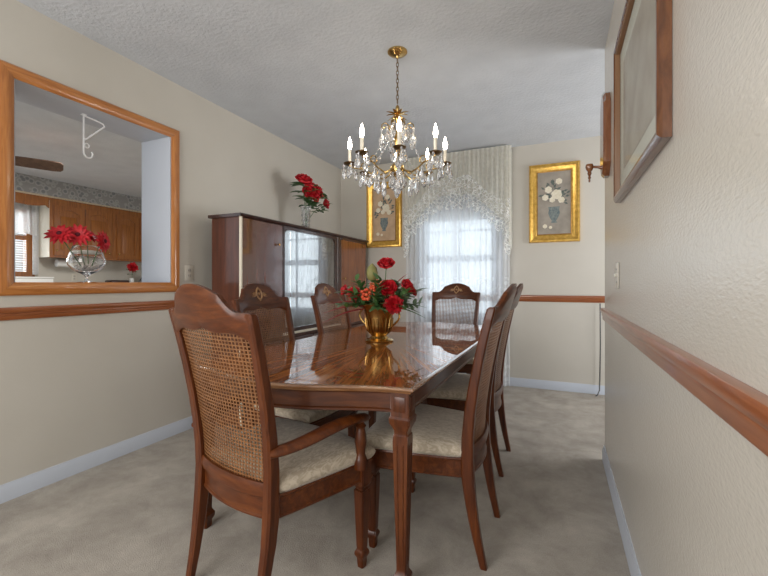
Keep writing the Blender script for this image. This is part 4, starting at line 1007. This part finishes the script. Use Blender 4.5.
for k in range(8):
    a = math.radians(-66.4+45*k); ca, sa = math.cos(a), math.sin(a)
    def pt(r, z_): return (r*ca, r*sa, z_)
    zb = zt0-0.40
    prof = [(0.035, zb), (0.07, zb-0.028), (0.12, zb-0.045), (0.17, zb-0.03), (0.215, zb-0.005), (0.26, zb+0.0), (0.29, zb+0.008), (0.30, zb+0.022)]
    am = B().tube([pt(r, z_) for r, z_ in prof], [0.006, 0.006, 0.0055, 0.005, 0.005, 0.0045, 0.0045, 0.005], 8).obj('arm', M['brass'], t)
    B().tube([pt(0.20+0.030*math.cos(q)*(1-q/9), zb-0.02+0.03+0.030*math.sin(q)*(1-q/9)) for q in [4.6-i*0.38 for i in range(14)]], 0.0035, 6).obj('scroll', M['brass'], am)
    X, Y = 0.30*ca, 0.30*sa; zc = zb+0.022
    B().lathe([(0.006, -0.004), (0.030, 0.0), (0.040, 0.010), (0.038, 0.012), (0.014, 0.006), (0.013, 0.022)], 20, (X, Y, zc)).obj('drip_cup', M['brassdark'], am)
    B().lathe([(0.0105, 0.02), (0.0105, 0.095)], 14, (X, Y, zc)).obj('candle_sleeve', M['candle'], am)
    B().lathe([(0.008, 0.095), (0.011, 0.106), (0.0135, 0.122), (0.011, 0.142), (0.006, 0.160), (0.0015, 0.176)], 16, (X, Y, zc)).obj('bulb', M['bulb'], am, smooth=80)
    for q in range(4):
        a2 = a+PI/2*q+0.3; b = B(); drop(b, (X+0.037*math.cos(a2), Y+0.037*math.sin(a2), zc+0.006), 0.072 if q % 2 else 0.088, 0.0125)
        b.obj('crystal_drop', M['crystal'], am, smooth=0)
    b = B(); drop(b, pt(0.12, zb-0.05), 0.10, 0.015); b.obj('crystal_drop', M['crystal'], am, smooth=0)
    b = B(); drop(b, pt(0.20, zb-0.015), 0.085, 0.013); b.obj('crystal_drop', M['crystal'], am, smooth=0)
    for r_, zz_ in ((0.26, -0.004), (0.165, -0.036)):
        b = B(); drop(b, pt(r_, zb+zz_), 0.065, 0.011); b.obj('crystal_drop', M['crystal'], am, smooth=0)
    # upper scroll arm with pendant
    zu = zt0-0.20
    au = a+math.radians(22.5); cu, su = math.cos(au), math.sin(au)
    up_ = B().tube([(r*cu, r*su, z_) for r, z_ in ((0.012, zu-0.03), (0.035, zu+0.015), (0.06, zu+0.062), (0.085, zu+0.075), (0.105, zu+0.06), (0.108, zu+0.04), (0.098, zu+0.032))], 0.0035, 6).obj('upper_scroll', M['brass'], t)
    b = B(); drop(b, (0.106*cu, 0.106*su, zu+0.045), 0.105, 0.0165); b.obj('crystal_drop', M['crystal'], up_, smooth=0)
    b = B(); drop(b, (0.070*cu, 0.070*su, zu+0.062), 0.08, 0.013); b.obj('crystal_drop', M['crystal'], up_, smooth=0)
    b = B()  # bead swag from upper scroll down to the arm
    p0, p1 = Vector((0.09*cu, 0.09*su, zu+0.0)), Vector((0.22*ca, 0.22*sa, zb-0.0))
    for i in range(12):
        u = i/11; p = p0.lerp(p1, u)-Vector((0, 0, 0.045*math.sin(PI*u))); b.ball(p, 0.0055, u=6, v=4)
    b.tube([p0.lerp(p1, i/11)-Vector((0, 0, 0.045*math.sin(PI*i/11))) for i in range(12)], 0.0012, 4)
    b.obj('bead_swag', M['crystal'], t, smooth=0)
for k in range(10):
    a = 2*PI*k/10; b = B(); r = 0.045 if k % 2 else 0.028; drop(b, (r*math.cos(a), r*math.sin(a), zt0-0.425-(0.02 if k % 2 == 0 else 0)), 0.085, 0.014)
    b.obj('crystal_drop', M['crystal'], t, smooth=0)
b = B(); b.ball((0, 0, zt0-0.545), 0.022, u=10, v=8); b.obj('bottom_ball', M['crystal'], t, smooth=0)

# ------------------------------------------------------------------ right wall: large framed picture and wooden sconce
py0, py1, pz0, pz1 = 1.21, 2.12, 1.468, 2.17
t = thing('wall_picture', 'large walnut framed picture behind glass on the right wall', 'picture', (XR-0.001, (py0+py1)/2, (pz0+pz1)/2)); hw_, hh_ = (py1-py0)/2, (pz1-pz0)/2
prof = [(0, 0), (0, -0.020), (0.005, -0.026), (0.013, -0.031), (0.022, -0.031), (0.026, -0.027), (0.029, -0.016), (0.029, 0)]
R = [[(x, cy_*(hw_-o_), cz_*(hh_-o_)) for o_, x in prof] for cy_, cz_ in ((-1, -1), (1, -1), (1, 1), (-1, 1))]; R.append(R[0])
B().rings(R, True, False, False).obj('frame', M['frame_brown'], t, smooth=25)
prof = [(0.0285, -0.020), (0.0285, -0.026), (0.034, -0.022), (0.036, -0.006), (0.030, -0.006)]
R = [[(x, cy_*(hw_-o_), cz_*(hh_-o_)) for o_, x in prof] for cy_, cz_ in ((-1, -1), (1, -1), (1, 1), (-1, 1))]; R.append(R[0])
B().rings(R, True, False, False).obj('inner_lip', M['frame_lip'], t, smooth=25)
B().box(-0.005, -0.001, -hw_+0.02, hw_-0.02, -hh_+0.02, hh_-0.02).obj('mat_board', M['matboard'], t, smooth=0)
B().box(-0.006, -0.005, -hw_+0.13, hw_-0.13, -hh_+0.12, hh_-0.12).obj('print', M['print'], t, smooth=0)
B().box(-0.009, -0.0075, -hw_+0.03, hw_-0.03, -hh_+0.03, hh_-0.03).obj('glass_pane', M['picglass'], t, smooth=0)
t = thing('wall_sconce', 'narrow wooden candle sconce on the right wall beyond the large picture', 'sconce', (XR-0.001, 2.60, 1.705))
sh = [(-0.03, 0), (0.03, 0), (0.105, 0.06), (0.105, 0.40), (0.06, 0.455), (0, 0.485), (-0.06, 0.455), (-0.105, 0.40), (-0.105, 0.06)]
def ins(k): return [(y*(1-k*1.2), 0.24+(z-0.24)*(1-k*0.5)) for y, z in sh]
B().rings([[(0, y, z) for y, z in ins(0)], [(-0.024, y, z) for y, z in ins(0)], [(-0.036, y, z) for y, z in ins(0.12)]]).obj('backboard', M['sconce'], t, smooth=0)
B().tube([(-0.03, 0, 0.055), (-0.055, 0, 0.062), (-0.085, 0, 0.066), (-0.098, 0, 0.066)], [0.012, 0.008, 0.008, 0.009], 10).obj('arm', M['sconce'], t)
B().lathe([(0.003, -0.03), (0.006, -0.022), (0.004, -0.012), (0.009, -0.004), (0.005, 0.006), (0.012, 0.020), (0.009, 0.030), (0.018, 0.044), (0.022, 0.060), (0.018, 0.074), (0.012, 0.076)], 16, (-0.098, 0, 0.008)).obj('candle_cup', M['sconce'], t)

# red flower in a small vase on the kitchen worktop
kx, kyy = KX+0.30, 4.46
t = thing('bud_vase', 'small white vase on the kitchen worktop near the reveal', 'vase', (kx, kyy, 0.921))
B().lathe([(0.04, 0), (0.055, 0.05), (0.06, 0.12), (0.03, 0.20), (0.035, 0.26), (0.028, 0.26), (0.02, 0.2), (0.004, 0.1)], 20).obj('vessel', M['ceramic'], t)
flower('carnation', 'single dark red flower in the small kitchen vase', None, (kx, kyy, 1.06), (kx+0.02, kyy, 1.36), (1, -0.5, 0.6), 0.085, 'carnation', 77, 1)
